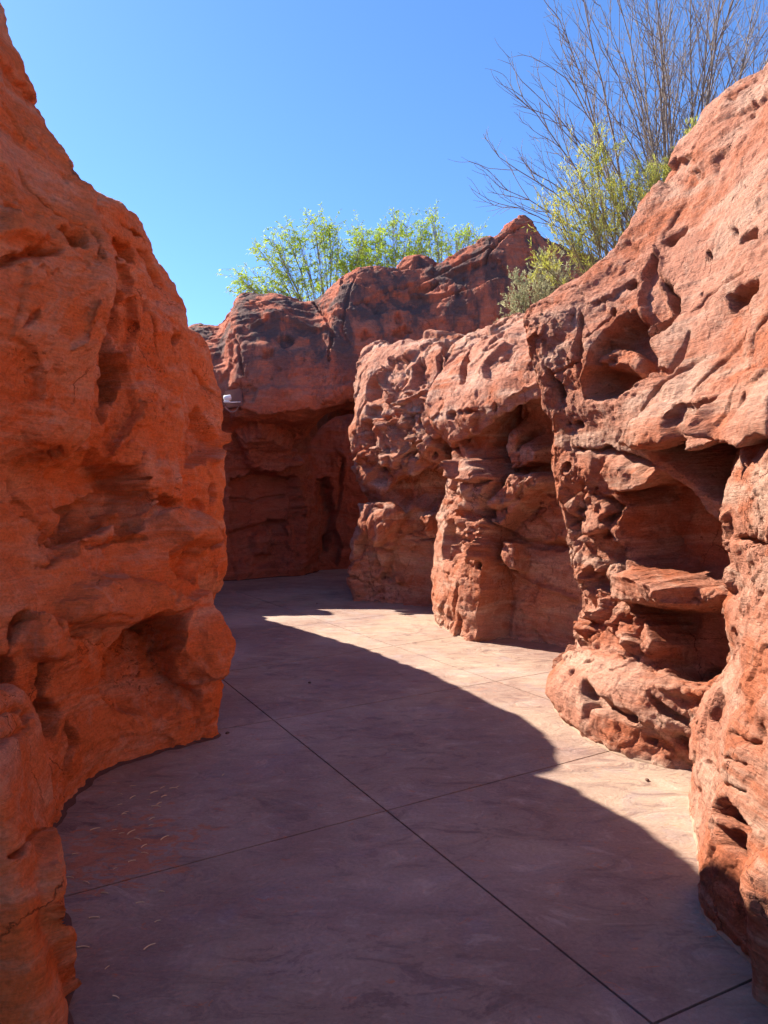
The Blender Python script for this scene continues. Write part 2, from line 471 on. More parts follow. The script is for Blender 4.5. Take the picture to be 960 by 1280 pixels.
def path_mat():
    m, t, b = new_mat("stamped_concrete")
    L = t.links.new
    geo = node(t, "ShaderNodeNewGeometry"); pos = geo.outputs['Position']
    def noise(vec, sc, det=6, rough=.6, dist=0.):
        n = node(t, "ShaderNodeTexNoise"); n.inputs['Scale'].default_value = sc; n.inputs['Detail'].default_value = det
        n.inputs['Roughness'].default_value = rough; n.inputs['Distortion'].default_value = dist
        L(vec, n.inputs['Vector']); return n.outputs[0]
    def ramp(fac, a, bb, lo=0., hi=1.):
        r = node(t, "ShaderNodeMapRange"); r.interpolation_type = 'SMOOTHSTEP'
        r.inputs[1].default_value = a; r.inputs[2].default_value = bb; r.inputs[3].default_value = lo; r.inputs[4].default_value = hi
        L(fac, r.inputs[0]); return r.outputs[0]
    def mix(fac, a, bb, bt='MIX'):
        x = node(t, "ShaderNodeMix", data_type='RGBA', blend_type=bt)
        if isinstance(fac, float): x.inputs[0].default_value = fac
        else: L(fac, x.inputs[0])
        for i, c in ((6, a), (7, bb)):
            if isinstance(c, tuple): x.inputs[i].default_value = c + (1,)
            else: L(c, x.inputs[i])
        return x.outputs[2]
    mp = node(t, "ShaderNodeMapping"); mp.inputs['Rotation'].default_value = (0, 0, math.radians(-38)); mp.inputs['Scale'].default_value = (1, 1.9, 1)
    L(pos, mp.inputs[0])
    nb = noise(pos, .9, 6, .6, .5)
    c = mix(ramp(nb, .36, .64), (.27, .17, .135), (.37, .26, .19))
    nl = noise(pos, 2.3, 8, .7, 1.0)
    c = mix(ramp(nl, .50, .70, 0, .6), c, (.25, .195, .205))
    st = noise(mp.outputs[0], 3.6, 10, .74, 1.3)
    stm = ramp(noise(pos, .8, 3, .5), .36, .62, .25, .75)
    stv = node(t, "ShaderNodeMath", operation='MULTIPLY'); L(ramp(st, .515, .61), stv.inputs[0]); L(stm, stv.inputs[1])
    c = mix(stv.outputs[0], c, (.15, .085, .075))
    wl = noise(pos, .45, 4, .55, .8)
    c = mix(ramp(wl, .46, .70, 0, .45), c, (.46, .37, .33))
    c = mix(ramp(st, .46, .34, 0, .45), c, (.52, .40, .31))
    # worn patches where the orange undercoat shows beside the left wall
    vd = node(t, "ShaderNodeVectorMath", operation='DISTANCE'); L(pos, vd.inputs[0]); vd.inputs[1].default_value = (-1.13, 3.05, 0)
    pw = noise(mp.outputs[0], 9, 8, .75, 1.0)
    near = ramp(vd.outputs['Value'], .1, .55, .16, 0.)
    ad = node(t, "ShaderNodeMath", operation='ADD'); L(pw, ad.inputs[0]); L(near, ad.inputs[1])
    c = mix(ramp(ad.outputs[0], .60, .66, 0, .75), c, (.50, .17, .07))
    fine = noise(pos, 55, 6, .75)
    gm = ramp(fine, .3, .7, .84, 1.12)
    c = mix(1.0, c, gm, 'MULTIPLY')
    L(c, b.inputs['Base Color'])
    L(ramp(nl, .3, .7, .42, .7), b.inputs['Roughness'])
    b.inputs['Specular IOR Level'].default_value = .35
    b1 = node(t, "ShaderNodeBump"); b1.inputs['Strength'].default_value = .9; b1.inputs['Distance'].default_value = .025
    L(st, b1.inputs['Height'])
    b2 = node(t, "ShaderNodeBump"); b2.inputs['Strength'].default_value = .35; b2.inputs['Distance'].default_value = .006
    L(fine, b2.inputs['Height']); L(b1.outputs[0], b2.inputs['Normal']); L(b2.outputs[0], b.inputs['Normal'])
    return m
M_PATH = path_mat()
def gp(u, v):                                     # a photograph pixel on the path, in metres
    Y = EYE * F / (v - HZ); return Vector(((u - CX) * Y / F, Y, 0))
JOINTS = [((273, 845), (816, 1280)), ((307, 743), (684, 874)), ((65, 1125), (761, 939)), ((816, 1280), (950, 1220)),
          ((388, 892), (652, 846)), ((272, 841), (560, 797)), ((382, 781), (538, 762))]
bm = bmesh.new()
bmesh.ops.create_grid(bm, x_segments=2, y_segments=2, size=1)
for v in bm.verts: v.co = Vector((v.co.x * 7, 7.5 + v.co.y * 12.5, 0))
for a, b_ in JOINTS:
    A, B = gp(*a), gp(*b_); d = (B - A).normalized(); n = Vector((-d.y, d.x, 0)); hw = .0048
    for sgn in (-1, 1):
        bmesh.ops.bisect_plane(bm, geom=bm.verts[:] + bm.edges[:] + bm.faces[:], plane_co=A + n * hw * sgn, plane_no=n)
    dead = [f for f in bm.faces if abs((f.calc_center_median() - A).dot(n)) < hw * .9]
    bmesh.ops.delete(bm, geom=dead, context='FACES')
edges = [e for e in bm.edges if e.is_boundary]
r = bmesh.ops.extrude_edge_only(bm, edges=edges)
for v in [x for x in r['geom'] if isinstance(x, bmesh.types.BMVert)]: v.co.z -= .022
me = bpy.data.meshes.new("path"); bm.to_mesh(me); bm.free()
path = bpy.data.objects.new("path", me); COL.objects.link(path); me.materials.append(M_PATH)
tag(path, "purplish stamped concrete path with dark control joints between the rock walls", "path", kind="structure")

# ------------------------------------------------------------------ rock masses on the right
def full(): pass
# big formation with the deep shadowed recess
R3 = Rock([
 [(690,878,5.26),(690,850,5.35),(722,782,5.6),(726,742,5.65),(709,675,5.6),(694,600,5.5),(690,530,5.25),(664,440,5.15),(668,398,5.3)],
 [(718,906,4.74),(714,860,4.82),(745,800,5.05),(748,740,5.12),(738,670,5.12),(725,600,5.02),(722,530,4.85),(705,430,4.82),(702,363,5.1)],
 [(790,942,4.2),(786,880,4.28),(795,810,4.5),(798,745,4.58),(795,670,4.6),(790,600,4.55),(785,530,4.3),(775,430,4.42),(768,312,4.95)],
 [(862,962,3.95),(860,900,4.0),(860,830,4.12),(862,760,4.16),(860,680,4.16),(858,610,4.05),(855,530,3.8),(850,400,4.1),(835,222,4.9)],
 [(930,985,3.7),(930,920,3.72),(925,850,3.78),(920,770,3.78),(918,690,3.76),(915,620,3.65),(912,530,3.35),(910,370,3.72),(890,138,4.5)],
 [(985,1010,3.45),(985,940,3.45),(980,860,3.45),(975,780,3.42),(970,700,3.38),(968,620,3.25),(962,530,2.95),(958,330,3.3),(955,85,4.1)],
 [(1080,1080,2.93),(1080,1000,2.95),(1080,900,2.95),(1080,800,2.95),(1075,700,2.9),(1070,600,2.75),(1065,500,2.6),(1060,280,2.8),(1050,20,3.5)],
 [W(2.0,1.2,0),W(2.0,1.2,.4),W(2.0,1.2,.8),W(2.0,1.2,1.2),W(2.0,1.2,1.5),W(2.0,1.2,1.9),W(1.95,1.2,2.2),W(2.1,1.2,2.9),W(2.6,1.2,3.8)],
 [W(2.0,-1.2,0),W(2.0,-1.2,.4),W(2.0,-1.2,.8),W(2.0,-1.2,1.2),W(2.0,-1.2,1.5),W(2.0,-1.2,1.9),W(2.0,-1.2,2.2),W(2.1,-1.2,2.9),W(2.6,-1.2,3.8)],
 ], back=[(.35,.25,.04),(.9,.6,-.15),(1.6,1.0,-.9)], res=.0095, wrap_l=(.5,.75,0), coarse=(7,8,9))
r = R3
# recess, its dark crevice, the rib between them
r.dent('c7', [(500,772),(560,815),(620,862),(640,905),(700,980),(725,1060),(745,1175),(640,1150),(500,1108),(420,1090),(375,1060),(372,960),(378,900),(350,845),(430,835),(490,800)], .42, soft=.10, warp=.03)
r.dent('c7', [(470,700),(560,690),(660,685),(770,675),(745,790),(715,868),(680,862),(600,792),(530,742)], .40, soft=.07, warp=.02)
r.dent('c8', [(340,28),(470,40),(560,45),(620,10),(680,60),(650,170),(630,245),(570,270),(500,255),(440,222),(420,200),(450,150),(400,80)], .38, soft=.07, warp=.03)
r.dent('d1', [(335,780),(360,735),(440,735),(560,760),(665,795),(640,830),(665,870),(600,905),(500,880),(400,880),(330,870)], -.25, soft=.06, warp=.02, grad=(1.1,.7), lr=(.5,1))
# bright block over the recess
r.dent('d1', [(255,300),(270,245),(330,255),(420,285),(500,290),(480,370),(400,388),(320,380)], -.10, soft=.05, grad=(.6,1.1))
r.crack('d1', [(120,205),(190,215),(260,228),(330,240),(420,270),(480,290)], .03, .10)
# overhanging nose above
r.dent('d1', [(350,170),(420,60),(520,0),(640,-20),(800,-40),(850,160),(700,190),(600,180),(450,190)], -.14, soft=.10, grad=(.5,1.25))
r.dent('d1', [(580,90),(640,40),(800,10),(825,150),(720,175),(560,190),(620,150)], .10, soft=.05, grad=(0.4,1.3))
r.dent('d1', [(795,30),(830,-60),(900,-130),(1040,-150),(1080,160),(960,190),(830,150)], -.13, soft=.06, grad=(.4,1.2))
r.crack('d2', [(960,330),(890,430),(870,520),(845,640),(805,740),(815,800)], .05, .07)
r.pit('d2', 912, 720, 10, .12, 4)
# hollow in the upper face
r.dent('d2', [(260,490),(300,440),(360,380),(420,350),(470,400),(485,480),(515,570),(470,605),(420,620),(370,680),(330,710),(220,695),(215,620),(240,560)], .20, soft=.06, grad=(1.2,.7))
r.dent('d2', [(245,560),(280,500),(340,460),(420,480),(440,540),(420,590),(350,560),(290,570)], -.13, soft=.06)
r.dent('d2', [(230,590),(290,570),(360,570),(390,610),(340,660),(330,700),(220,690)], .12, soft=.04)
r.dent('d2', [(208,350),(220,370),(212,420),(232,490),(222,570),(205,610),(182,520),(195,440),(202,380)], .08, soft=.035)
r.pit('d2', 410, 235, 15, .14, 1.5); r.pit('d2', 345, 353, 11, .12, 1.6)
r.dent('d2', [(520,200),(560,225),(600,290),(602,345),(575,400),(520,440),(490,470),(480,440),(560,350),(540,270)], .16, soft=.04)
r.dent('d2', [(505,120),(530,110),(520,200),(560,350),(480,430),(455,380),(450,190)], .07, soft=.06)
r.crack('d2', [(505,90),(525,140),(515,205),(545,250),(585,330)], .03, -.025)
r.dent('d2', [(790,290),(850,250),(900,210),(890,260),(860,310),(800,350)], .15, soft=.035)
r.dent('d2', [(540,75),(580,40),(630,0),(620,40),(570,75)], .12, soft=.03)
r.pit('d2', 715, 118, 16, .10, 1.1); r.pit('d2', 690, 282, 11, .08); r.pit('d2', 838, 32, 11, .08)
r.dent('d2', [(850,75),(880,40),(918,20),(912,50),(880,80)], .10, soft=.03)
r.pit('d2', 187, 805, 18, .10); r.pit('d2', 152, 803, 8, .08)
r.dent('d2', [(57,575),(85,590),(125,640),(140,680),(120,715),(95,680),(70,630)], .14, soft=.04)
r.crack('d2', [(230,450),(280,410),(330,375)], .014, .04); r.crack('d2', [(100,605),(150,575),(195,550)], .012, .035)
r.crack('d2', [(450,740),(490,680),(560,610),(640,560),(700,520)], .02, .03); r.crack('d2', [(630,750),(655,660),(720,590),(790,510),(850,420)], .015, .03)
r.crack('d2', [(640,360),(720,290),(800,230),(860,190)], .014, .03); r.crack('d2', [(480,560),(540,600),(600,540),(640,430)], .03, .04)
# broken rock down its left edge
r.chunk('d1', [(60,300),(160,310),(230,390),(330,440),(330,560),(340,720),(300,800),(300,960),(200,1060),(120,1000),(140,800),(100,520)], .30, .09, soft=.08)
r.chunk('d6', [(180,150),(300,20),(420,40),(520,130),(520,260),(640,400),(560,420),(400,330),(250,300),(160,330)], .24, .08, soft=.06, seed=9)
for x, y, q in ((145,535,24),(285,505,22),(160,470,16),(245,580,18),(215,740,20),(230,780,24),(100,290,18),(130,105,13),(350,625,22),(400,710,14)):
    r.pit('d1', x, y, q, .12, 1.1)
for pg in ([(400,150),(430,110),(465,150),(450,190)], [(395,250),(430,270),(450,320),(420,325),(390,300)], [(180,330),(210,290),(240,270),(190,350)]):
    r.dent('d6', pg, .10, soft=.03)
# lower apron
r.dent('d6', [(30,560),(60,360),(160,280),(300,300),(470,390),(640,470),(760,700),(760,1000),(500,950),(300,850),(150,700)], -.06, soft=.2)
r.dent('d6', [(228,540),(240,500),(300,530),(370,570),(430,620),(530,660),(500,680),(420,650),(360,610),(310,600),(290,670),(265,660),(260,580)], .12, soft=.03)
r.dent('d6', [(570,560),(640,600),(730,660),(800,690),(795,740),(700,680),(600,600)], .10, soft=.03)
r.dent('d6', [(690,760),(740,735),(800,790),(830,840),(760,820)], .10, soft=.035)
r.dent('d6', [(225,405),(270,385),(320,390),(300,412),(240,415)], .06, soft=.025)
r.dent('d6', [(610,520),(700,490),(870,510),(860,560),(640,540)], -.06, soft=.05)
r.dent('d6', [(745,910),(800,885),(830,890),(790,930)], .07, soft=.025)
r.pit('d6', 175, 445, 14, .05); r.pit('d6', 575, 770, 26, .05, .6); r.pit('d6', 680, 370, 40, .16, .6)
r.crack('d6', [(300,350),(360,320),(440,330),(480,350),(460,420),(400,450)], .012, .03); r.crack('d6', [(500,120),(520,180),(490,250)], .02, .06)
r.chunks_all(.38, .045, 51); r.chunks_all(.15, .016, 52)
big = r.build("rock_formation", M_RIGHT, seed=2, lump=.05, rough=.020, strata=.010, pit=.009, tilt=(.25,.1))
tag(big, "tallest sunlit sandstone formation on the right, with a deep shadowed recess and pitted upper face", "rock formation", "rock formations along the right of the path")

# pillar in the right foreground
R4 = Rock([
 [(869,992,3.63),(863,900,3.65),(880,862,3.65),(911,825,3.68),(903,762,3.65),(916,730,3.65),(909,650,3.6),(915,600,3.55),(932,560,3.62)],
 [(874,1060,3.06),(890,960,3.1),(905,880,3.15),(925,820,3.22),(925,765,3.22),(935,730,3.22),(930,650,3.15),(935,600,3.1),(945,552,3.2)],
 [(881,1141,2.58),(898,1020,2.65),(915,920,2.72),(935,840,2.8),(940,770,2.82),(945,720,2.85),(948,650,2.85),(950,600,2.85),(958,550,3.0)],
 [(915,1180,2.4),(930,1050,2.45),(945,940,2.5),(960,850,2.55),(965,770,2.6),(970,700,2.6),(972,640,2.6),(975,590,2.65),(980,530,2.8)],
 [(953,1213,2.26),(975,1080,2.28),(990,960,2.3),(1005,860,2.35),(1010,770,2.4),(1010,700,2.4),(1010,630,2.42),(1010,580,2.45),(1015,510,2.6)],
 [(1100,1290,2.0),(1110,1120,2.0),(1115,980,2.05),(1120,860,2.1),(1120,770,2.15),(1120,690,2.18),(1120,620,2.2),(1120,560,2.25),(1120,480,2.4)],
 ], back=[(.25,.12,.03),(.6,.35,-.05),(.9,.5,-.5)], res=.008, wrap_l=(.5,.25,0), wrap_r=(.5,-.3,0), coarse=(6,))
r = R4
r.dent('c8', [(612,628),(640,608),(668,640),(716,718),(640,682),(604,664)], .14, soft=.03, warp=.01)
r.dent('c8', [(614,700),(660,700),(704,728),(710,792),(672,782),(622,752)], .13, soft=.03, warp=.01)
r.dent('c8', [(622,250),(634,330),(604,388),(580,372),(600,310)], .10, soft=.03)
r.crack('c8', [(620,492),(660,500),(700,514)], .012, .05); r.crack('c8', [(655,415),(700,435),(750,455)], .014, .05); r.crack('c8', [(570,500),(620,560),(700,600)], .014, .03)
r.pit('c8', 545, 388, 9, .05); r.pit('c8', 548, 592, 8, .05)
r.dent('c8', [(735,390),(760,375),(765,450),(740,430)], .08, soft=.03)
r.dent('d1', [(820,575),(880,590),(930,615),(960,580),(960,630),(880,632)], .08, soft=.025)
r.crack('d1', [(790,560),(800,600)], .03, .06)
r.chunk('d1', [(770,600),(760,500),(800,480),(810,600),(830,800),(780,860)], .12, .05, soft=.05)
r.crack('c8', [(560,880),(610,770),(600,700)], .03, .04)
r.chunks_all(.30, .035, 53); r.chunks_all(.12, .012, 54)
pil = r.build("rock_formation", M_RIGHT, seed=4, lump=.03, rough=.016, strata=.008, pit=.008, tilt=(.2,.1))
tag(pil, "narrow sunlit sandstone pillar in the right foreground with two dark angular holes low down", "rock formation", "rock formations along the right of the path")

# middle formation with overhanging lip
R2 = Rock([
 [(545,776,8.8),(541,745,8.85),(542,705,8.9),(549,655,8.95),(560,610,9.0),(565,560,8.75),(540,525,8.6),(550,470,8.8),(583,430,9.3)],
 [(572,796,7.85),(568,750,7.9),(568,700,7.95),(572,650,8.0),(580,600,8.05),(585,560,7.95),(575,515,7.75),(590,460,8.05),(605,413,8.8)],
 [(600,804,7.45),(600,750,7.5),(600,700,7.5),(602,650,7.55),(605,600,7.6),(608,550,7.55),(610,505,7.3),(615,450,7.6),(630,402,8.5)],
 [(650,811,7.2),(650,760,7.2),(650,705,7.25),(650,655,7.3),(652,600,7.3),(655,545,7.2),(655,490,6.85),(655,440,7.2),(660,392,8.2)],
 [(692,817,6.95),(692,765,7.),(692,705,7.),(692,655,7.),(695,600,7.),(698,540,6.9),(700,475,6.45),(700,430,6.8),(700,385,7.8)],
 [(770,835,6.35),(770,775,6.4),(770,715,6.4),(770,655,6.4),(770,590,6.4),(770,530,6.3),(770,460,6.),(770,400,6.3),(770,340,7.2)],
 ], back=[(.45,.35,.03),(1.0,.8,-.15),(1.5,1.2,-.7)], res=.014, wrap_l=(.45,1.0,0), wrap_r=(1.0,-.1,0), coarse=(6,))
r = R2
r.dent('c6', [(470,1260),(468,1100),(486,950),(500,890),(470,800),(490,760),(450,700),(520,600),(440,480),(520,395),(620,330),(760,255),(900,260),(900,1300),(700,1290)], .50, soft=.10, lr=(1.15,.35), warp=.03)
r.dent('c6', [(385,455),(440,430),(530,400),(545,470),(530,560),(500,620),(440,600),(430,500)], .20, soft=.08, warp=.03)
r.dent('c6', [(430,600),(432,520),(470,508),(520,550),(515,590),(470,610)], -.30, soft=.05)
r.dent('c6', [(542,500),(545,450),(580,422),(605,445),(592,485),(650,468),(682,485),(672,540),(600,548),(560,560)], -.38, soft=.06, warp=.03)
r.dent('c6', [(505,670),(540,620),(560,560),(610,572),(712,570),(705,612),(650,650),(625,690),(585,730),(540,772),(500,740)], -.42, soft=.06, warp=.035)
r.dent('c6', [(548,815),(598,818),(602,890),(606,935),(575,932),(538,880)], -.40, soft=.04, warp=.012)
r.dent('c6', [(465,800),(500,810),(505,880),(470,900)], -.18, soft=.04)
r.dent('c6', [(640,600),(760,560),(800,700),(800,840),(700,820),(620,720)], -.08, soft=.1)
r.crack('c6', [(470,770),(540,790),(640,830),(720,850),(800,840)], .05, .10)
r.crack('c6', [(480,880),(560,950),(680,1000),(760,1050)], .03, -.05)
r.crack('c6', [(372,1180),(385,1100),(398,1020),(402,985)], .045, .14)
r.dent('c6', [(330,890),(335,800),(355,745),(385,800),(402,860),(365,895)], .16, soft=.04)
r.crack('c6', [(352,890),(352,830)], .03, -.12)
r.dent('c6', [(460,920),(470,875),(485,900),(478,925)], .12, soft=.03)
r.dent('c6', [(380,730),(430,700),(470,740),(420,745)], .08, soft=.03)
r.chunk('c6', [(330,720),(360,610),(410,520),(470,600),(520,680),(500,760),(470,900),(400,880),(340,760)], .30, .07, soft=.08, seed=5)
r.chunk('c6', [(500,740),(520,660),(560,580),(720,560),(700,640),(600,740)], .22, .05, soft=.06, seed=6)
# upper face
r.dent('c6', [(490,215),(495,160),(540,130),(620,95),(600,140),(560,200),(520,220)], .10, soft=.05)
r.dent('c6', [(400,240),(405,180),(440,110),(450,100),(430,190),(420,240)], .16, soft=.05)
r.crack('c6', [(240,240),(320,190),(390,130),(470,80),(560,30)], .06, .07)
r.crack('c6', [(430,70),(560,40),(600,10)], .04, .08); r.crack('c6', [(500,120),(580,90),(650,110)], .04, .06)
r.pit('c6', 370, 355, 17, .14); r.pit('c6', 432, 340, 18, .10, .8); r.pit('c6', 405, 345, 10, .08); r.pit('c6', 520, 330, 8, .06, 3)
r.crack('c6', [(580,290),(650,250),(740,235),(760,240)], .03, -.04)
r.chunks_all(.5, .08, 12); r.chunks_all(.2, .03, 13)
mid = r.build("rock_formation", M_RIGHT, seed=6, lump=.05, rough=.020, strata=.010, pit=.014, tilt=(.25,.1))
tag(mid, "middle sandstone formation on the right with an overhanging lip above a dark red alcove", "rock formation", "rock formations along the right of the path")

# far formation
R1 = Rock([
 [(447,751,10.6),(445,715,10.65),(443,668,10.6),(468,642,11.0),(450,600,10.9),(443,550,10.85),(446,490,10.85),(450,460,10.9),(466,440,11.2)],
 [(480,755,10.2),(480,715,10.25),(480,665,10.1),(492,635,10.3),(490,595,9.9),(490,550,9.75),(490,495,9.75),(490,455,9.9),(492,430,10.5)],
 [(520,759,9.95),(520,715,10.),(520,670,9.95),(525,640,10.0),(525,600,9.5),(525,550,9.1),(525,495,8.95),(525,455,9.15),(530,423,9.9)],
 [(550,763,9.7),(550,720,9.75),(550,680,9.7),(555,640,9.65),(558,600,9.3),(560,550,8.8),(560,500,8.55),(560,450,8.75),(572,420,9.6)],
 [(620,775,9.2),(620,730,9.2),(620,690,9.2),(620,650,9.2),(620,600,9.2),(620,550,9.),(620,500,8.9),(620,460,9.),(605,430,9.7)],
 ], back=[(.3,.6,.03),(.7,1.2,-.15),(1.2,1.8,-.8)], res=.016, wrap_l=(.45,1.0,0), wrap_r=(.8,.2,0), coarse=(5,))
r = R1
r.dent('c6', [(130,640),(160,600),(240,570),(330,560),(420,520),(400,590),(340,690),(300,700),(180,690)], .30, soft=.10, grad=(1.2,.6), warp=.05)
r.dent('c6', [(100,840),(140,860),(250,740),(320,760),(310,1080),(20,1060),(10,860),(60,780)], .16, soft=.12, warp=.05)
r.dent('c6', [(50,740),(100,700),(170,690),(230,705),(190,770),(150,790),(110,840),(75,800)], -.26, soft=.10, warp=.05)
r.dent('d5', [(270,560),(310,580),(385,670),(370,770),(310,680)], -.20, soft=.05); r.dent('d5', [(400,810),(440,820),(490,880),(430,900)], -.16, soft=.05)
r.dent('d5', [(700,330),(770,260),(830,270),(800,500),(740,480)], -.20, soft=.06)
for pg, dp in (([(180,420),(230,330),(290,300),(300,430),(290,520),(180,540)], .22), ([(330,220),(380,205),(390,300),(340,320)], .14), ([(400,480),(420,380),(480,370),(440,520),(360,600)], .16),
               ([(520,290),(560,230),(610,235),(620,400),(560,420),(500,470)], .16), ([(640,440),(720,330),(700,240),(730,220),(740,300),(690,440),(600,480)], .14), ([(690,110),(760,80),(920,90),(850,200),(760,260),(740,170)], .25),
               ([(150,700),(260,690),(270,880),(170,900)], .18), ([(440,960),(500,880),(600,840),(590,970),(500,980)], .16), ([(180,590),(280,600),(320,680),(200,680)], .14), ([(200,1020),(290,1060),(300,1190),(200,1150)], .16)):
    r.dent('d4', pg, dp, soft=.06, warp=.03)
for x, y, q in ((440,575,22),(690,480,22),(350,690,24),(110,455,10),(530,460,20),(590,440,16),(690,950,20)):
    r.pit('d4', x, y, q, .14, .8)
r.dent('d4', [(110,970),(150,920),(205,950),(200,1010),(140,1030)], -.10, soft=.06)
r.crack('d4', [(350,560),(360,500),(300,430),(310,300)], .04, -.10); r.crack('d4', [(170,560),(120,660),(140,760)], .04, .10)
r.crack('d4', [(360,590),(480,560),(620,480),(720,400)], .04, -.08); r.crack('d4', [(570,740),(680,830),(800,940)], .05, -.10)
r.chunk('d4', [(260,700),(420,600),(600,560),(800,720),(700,860),(600,1000),(400,1060),(300,1150),(120,1000),(100,760)], .34, .10, soft=.1, seed=7)
r.chunk('d5', [(180,320),(300,240),(560,240),(600,300),(480,480),(330,540),(230,480)], .24, .08, soft=.06, seed=8)
r.chunks_all(.45, .10, 14); r.chunks_all(.2, .035, 15)
far = r.build("rock_formation", M_RIGHT, seed=9, lump=.06, rough=.022, strata=.012, pit=.016, tilt=(.2,.1))
tag(far, "rugged far sandstone formation on the right, sunlit above and shaded at its rounded foot", "rock formation", "rock formations along the right of the path")

# shaded boulder at the right edge, closest to the viewer
Rn = Rock([
 [(938,1240,2.18),(935,1165,2.16),(929,1120,2.14),(934,1085,2.16),(965,1062,2.25)],
 [(975,1262,2.06),(970,1180,2.02),(968,1120,2.0),(975,1070,2.02),(1000,1040,2.12)],
 [(1040,1330,1.88),(1040,1220,1.84),(1045,1120,1.82),(1055,1050,1.85),(1070,1010,1.98)],
 [(1180,1400,1.7),(1180,1250,1.65),(1180,1120,1.62),(1180,1030,1.65),(1180,980,1.8)],
 ], back=[(.2,.1,.02),(.4,.2,-.1)], res=.008, wrap_l=(.3,.25,0), wrap_r=(.3,-.6,0), coarse=(4,))
Rn.chunks_all(.3, .03, 61)
nb = Rn.build("boulder", M_RIGHT, seed=15, lump=.03, rough=.015, strata=.006, pit=.01)
tag(nb, "low rounded boulder half in shadow at the foot of the narrow right foreground pillar", "boulder")

# ------------------------------------------------------------------ rock masses on the left
L2 = Rock([
 [W(-2.1,-1.4,0),W(-2.1,-1.4,.4),W(-2.1,-1.4,.8),W(-2.1,-1.4,1.1),W(-2.1,-1.4,1.4),W(-2.1,-1.4,1.7),W(-2.1,-1.4,2.1),W(-2.3,-1.4,3.),W(-2.6,-1.4,4.)],
 [W(-1.95,1.2,0),W(-1.95,1.2,.4),W(-1.95,1.2,.8),W(-1.95,1.2,1.1),W(-1.95,1.2,1.4),W(-1.95,1.2,1.7),W(-1.95,1.2,2.1),W(-2.1,1.2,3.),W(-2.6,1.2,4.)],
 [(-120,1130,2.6),(-120,1000,2.65),(-120,880,2.7),(-120,780,2.75),(-120,690,2.8),(-120,610,2.9),(-120,520,2.9),(-110,250,3.),(-60,0,3.6)],
 [(20,1075,3.05),(15,960,3.1),(15,860,3.15),(15,780,3.2),(10,700,3.3),(5,630,3.4),(5,550,3.4),(10,350,3.5),(60,170,4.1)],
 [(76,1018,3.39),(80,920,3.45),(85,830,3.5),(85,760,3.55),(80,690,3.65),(75,630,3.75),(70,560,3.75),(90,400,3.9),(118,243,3.95)],
 [(128,966,3.9),(135,870,3.95),(140,800,3.98),(140,740,4.0),(140,680,4.08),(135,630,4.2),(130,560,4.2),(140,430,4.32),(165,264,4.35)],
 [(200,940,4.23),(205,850,4.25),(205,790,4.3),(205,735,4.35),(205,680,4.45),(200,635,4.6),(195,570,4.62),(200,450,4.8),(203,338,4.9)],
 [(271,917,4.57),(277,830,4.6),(274,788,4.7),(250,738,4.85),(257,680,4.95),(229,640,5.15),(225,575,5.2),(236,470,5.3),(232,402,5.6)],
 ], back=[(-.3,.1,-.04),(-.8,.3,-.5),(-1.5,.6,-1.3)], res=.0095, wrap_r=(-.55,.55,0), coarse=(0,1,7))
r = L2
r.dent('c2', [(30,500),(60,420),(90,385),(200,365),(330,385),(420,410),(520,440),(560,500),(545,600),(480,590),(425,650),(380,680),(300,690),(200,680),(150,640),(80,600)], 0.324, soft=.09, grad=(1.35,.5), warp=.03)
r.dent('c2', [(140,470),(200,440),(260,500),(290,600),(260,655),(190,640),(150,560)], -0.142, soft=.08)
r.dent('c2', [(262,500),(300,450),(380,470),(430,560),(400,660),(310,690),(290,600)], 0.101, soft=.05)
r.dent('c2', [(440,620),(470,585),(540,590),(550,640),(480,670)], 0.182, soft=.04)
r.crack('c2', [(450,600),(490,585),(545,600),(560,560),(545,470)], .025, -0.081)
r.dent('c2', [(350,20),(380,-60),(420,-20),(452,120),(430,170),(400,210),(352,190)], 0.446, soft=.05)
r.crack('p', [(140,330),(141,400),(128,465),(121,525)], .09, 0.270)
r.crack('c2', [(520,185),(480,270),(430,350),(408,395)], .025, -0.092); r.crack('c2', [(435,0),(470,120),(500,200)], .03, -0.061)
r.dent('c2', [(560,560),(600,585),(690,590),(700,560),(640,540),(580,530)], 0.121, soft=.04)
r.dent('c2', [(560,620),(640,590),(740,640),(775,670),(770,740),(660,740),(600,680)], -0.142, soft=.07)
r.dent('c2', [(160,720),(200,660),(300,670),(300,740),(220,790)], 0.121, soft=.04)
for x, y, q in ((180,700,14),(285,685,14),(470,655,14)): r.pit('c2', x, y, q, .08)
r.crack('c2', [(310,690),(380,710),(450,690),(560,680)], .02, 0.081); r.crack('c2', [(150,800),(250,770),(300,745)], .015, 0.061)
r.dent('c2', [(220,950),(300,860),(420,820),(520,860),(660,930),(700,940),(660,985),(520,1000),(440,1010),(350,1040),(240,1010)], -0.182, soft=.11, grad=(.7,1.2))
r.dent('c2', [(640,740),(680,730),(770,780),(740,860),(660,850),(630,800)], 0.121, soft=.04); r.pit('c2', 740, 800, 30, .05, .6)
# undercut niche at the foot
r.dent('d7', [(480,250),(500,215),(560,195),(640,170),(735,160),(745,260),(720,330),(720,400),(820,470),(825,560),(700,600),(480,560),(400,460),(440,310)], 0.304, soft=.06, grad=(1.5,.1), warp=.025)
r.dent('d7', [(540,195),(640,165),(735,158),(735,185),(640,190),(560,210)], 0.203, soft=.02, warp=.008)
r.dent('d7', [(720,330),(740,190),(770,100),(830,60),(900,120),(915,250),(890,420),(830,450)], -0.081, soft=.08)
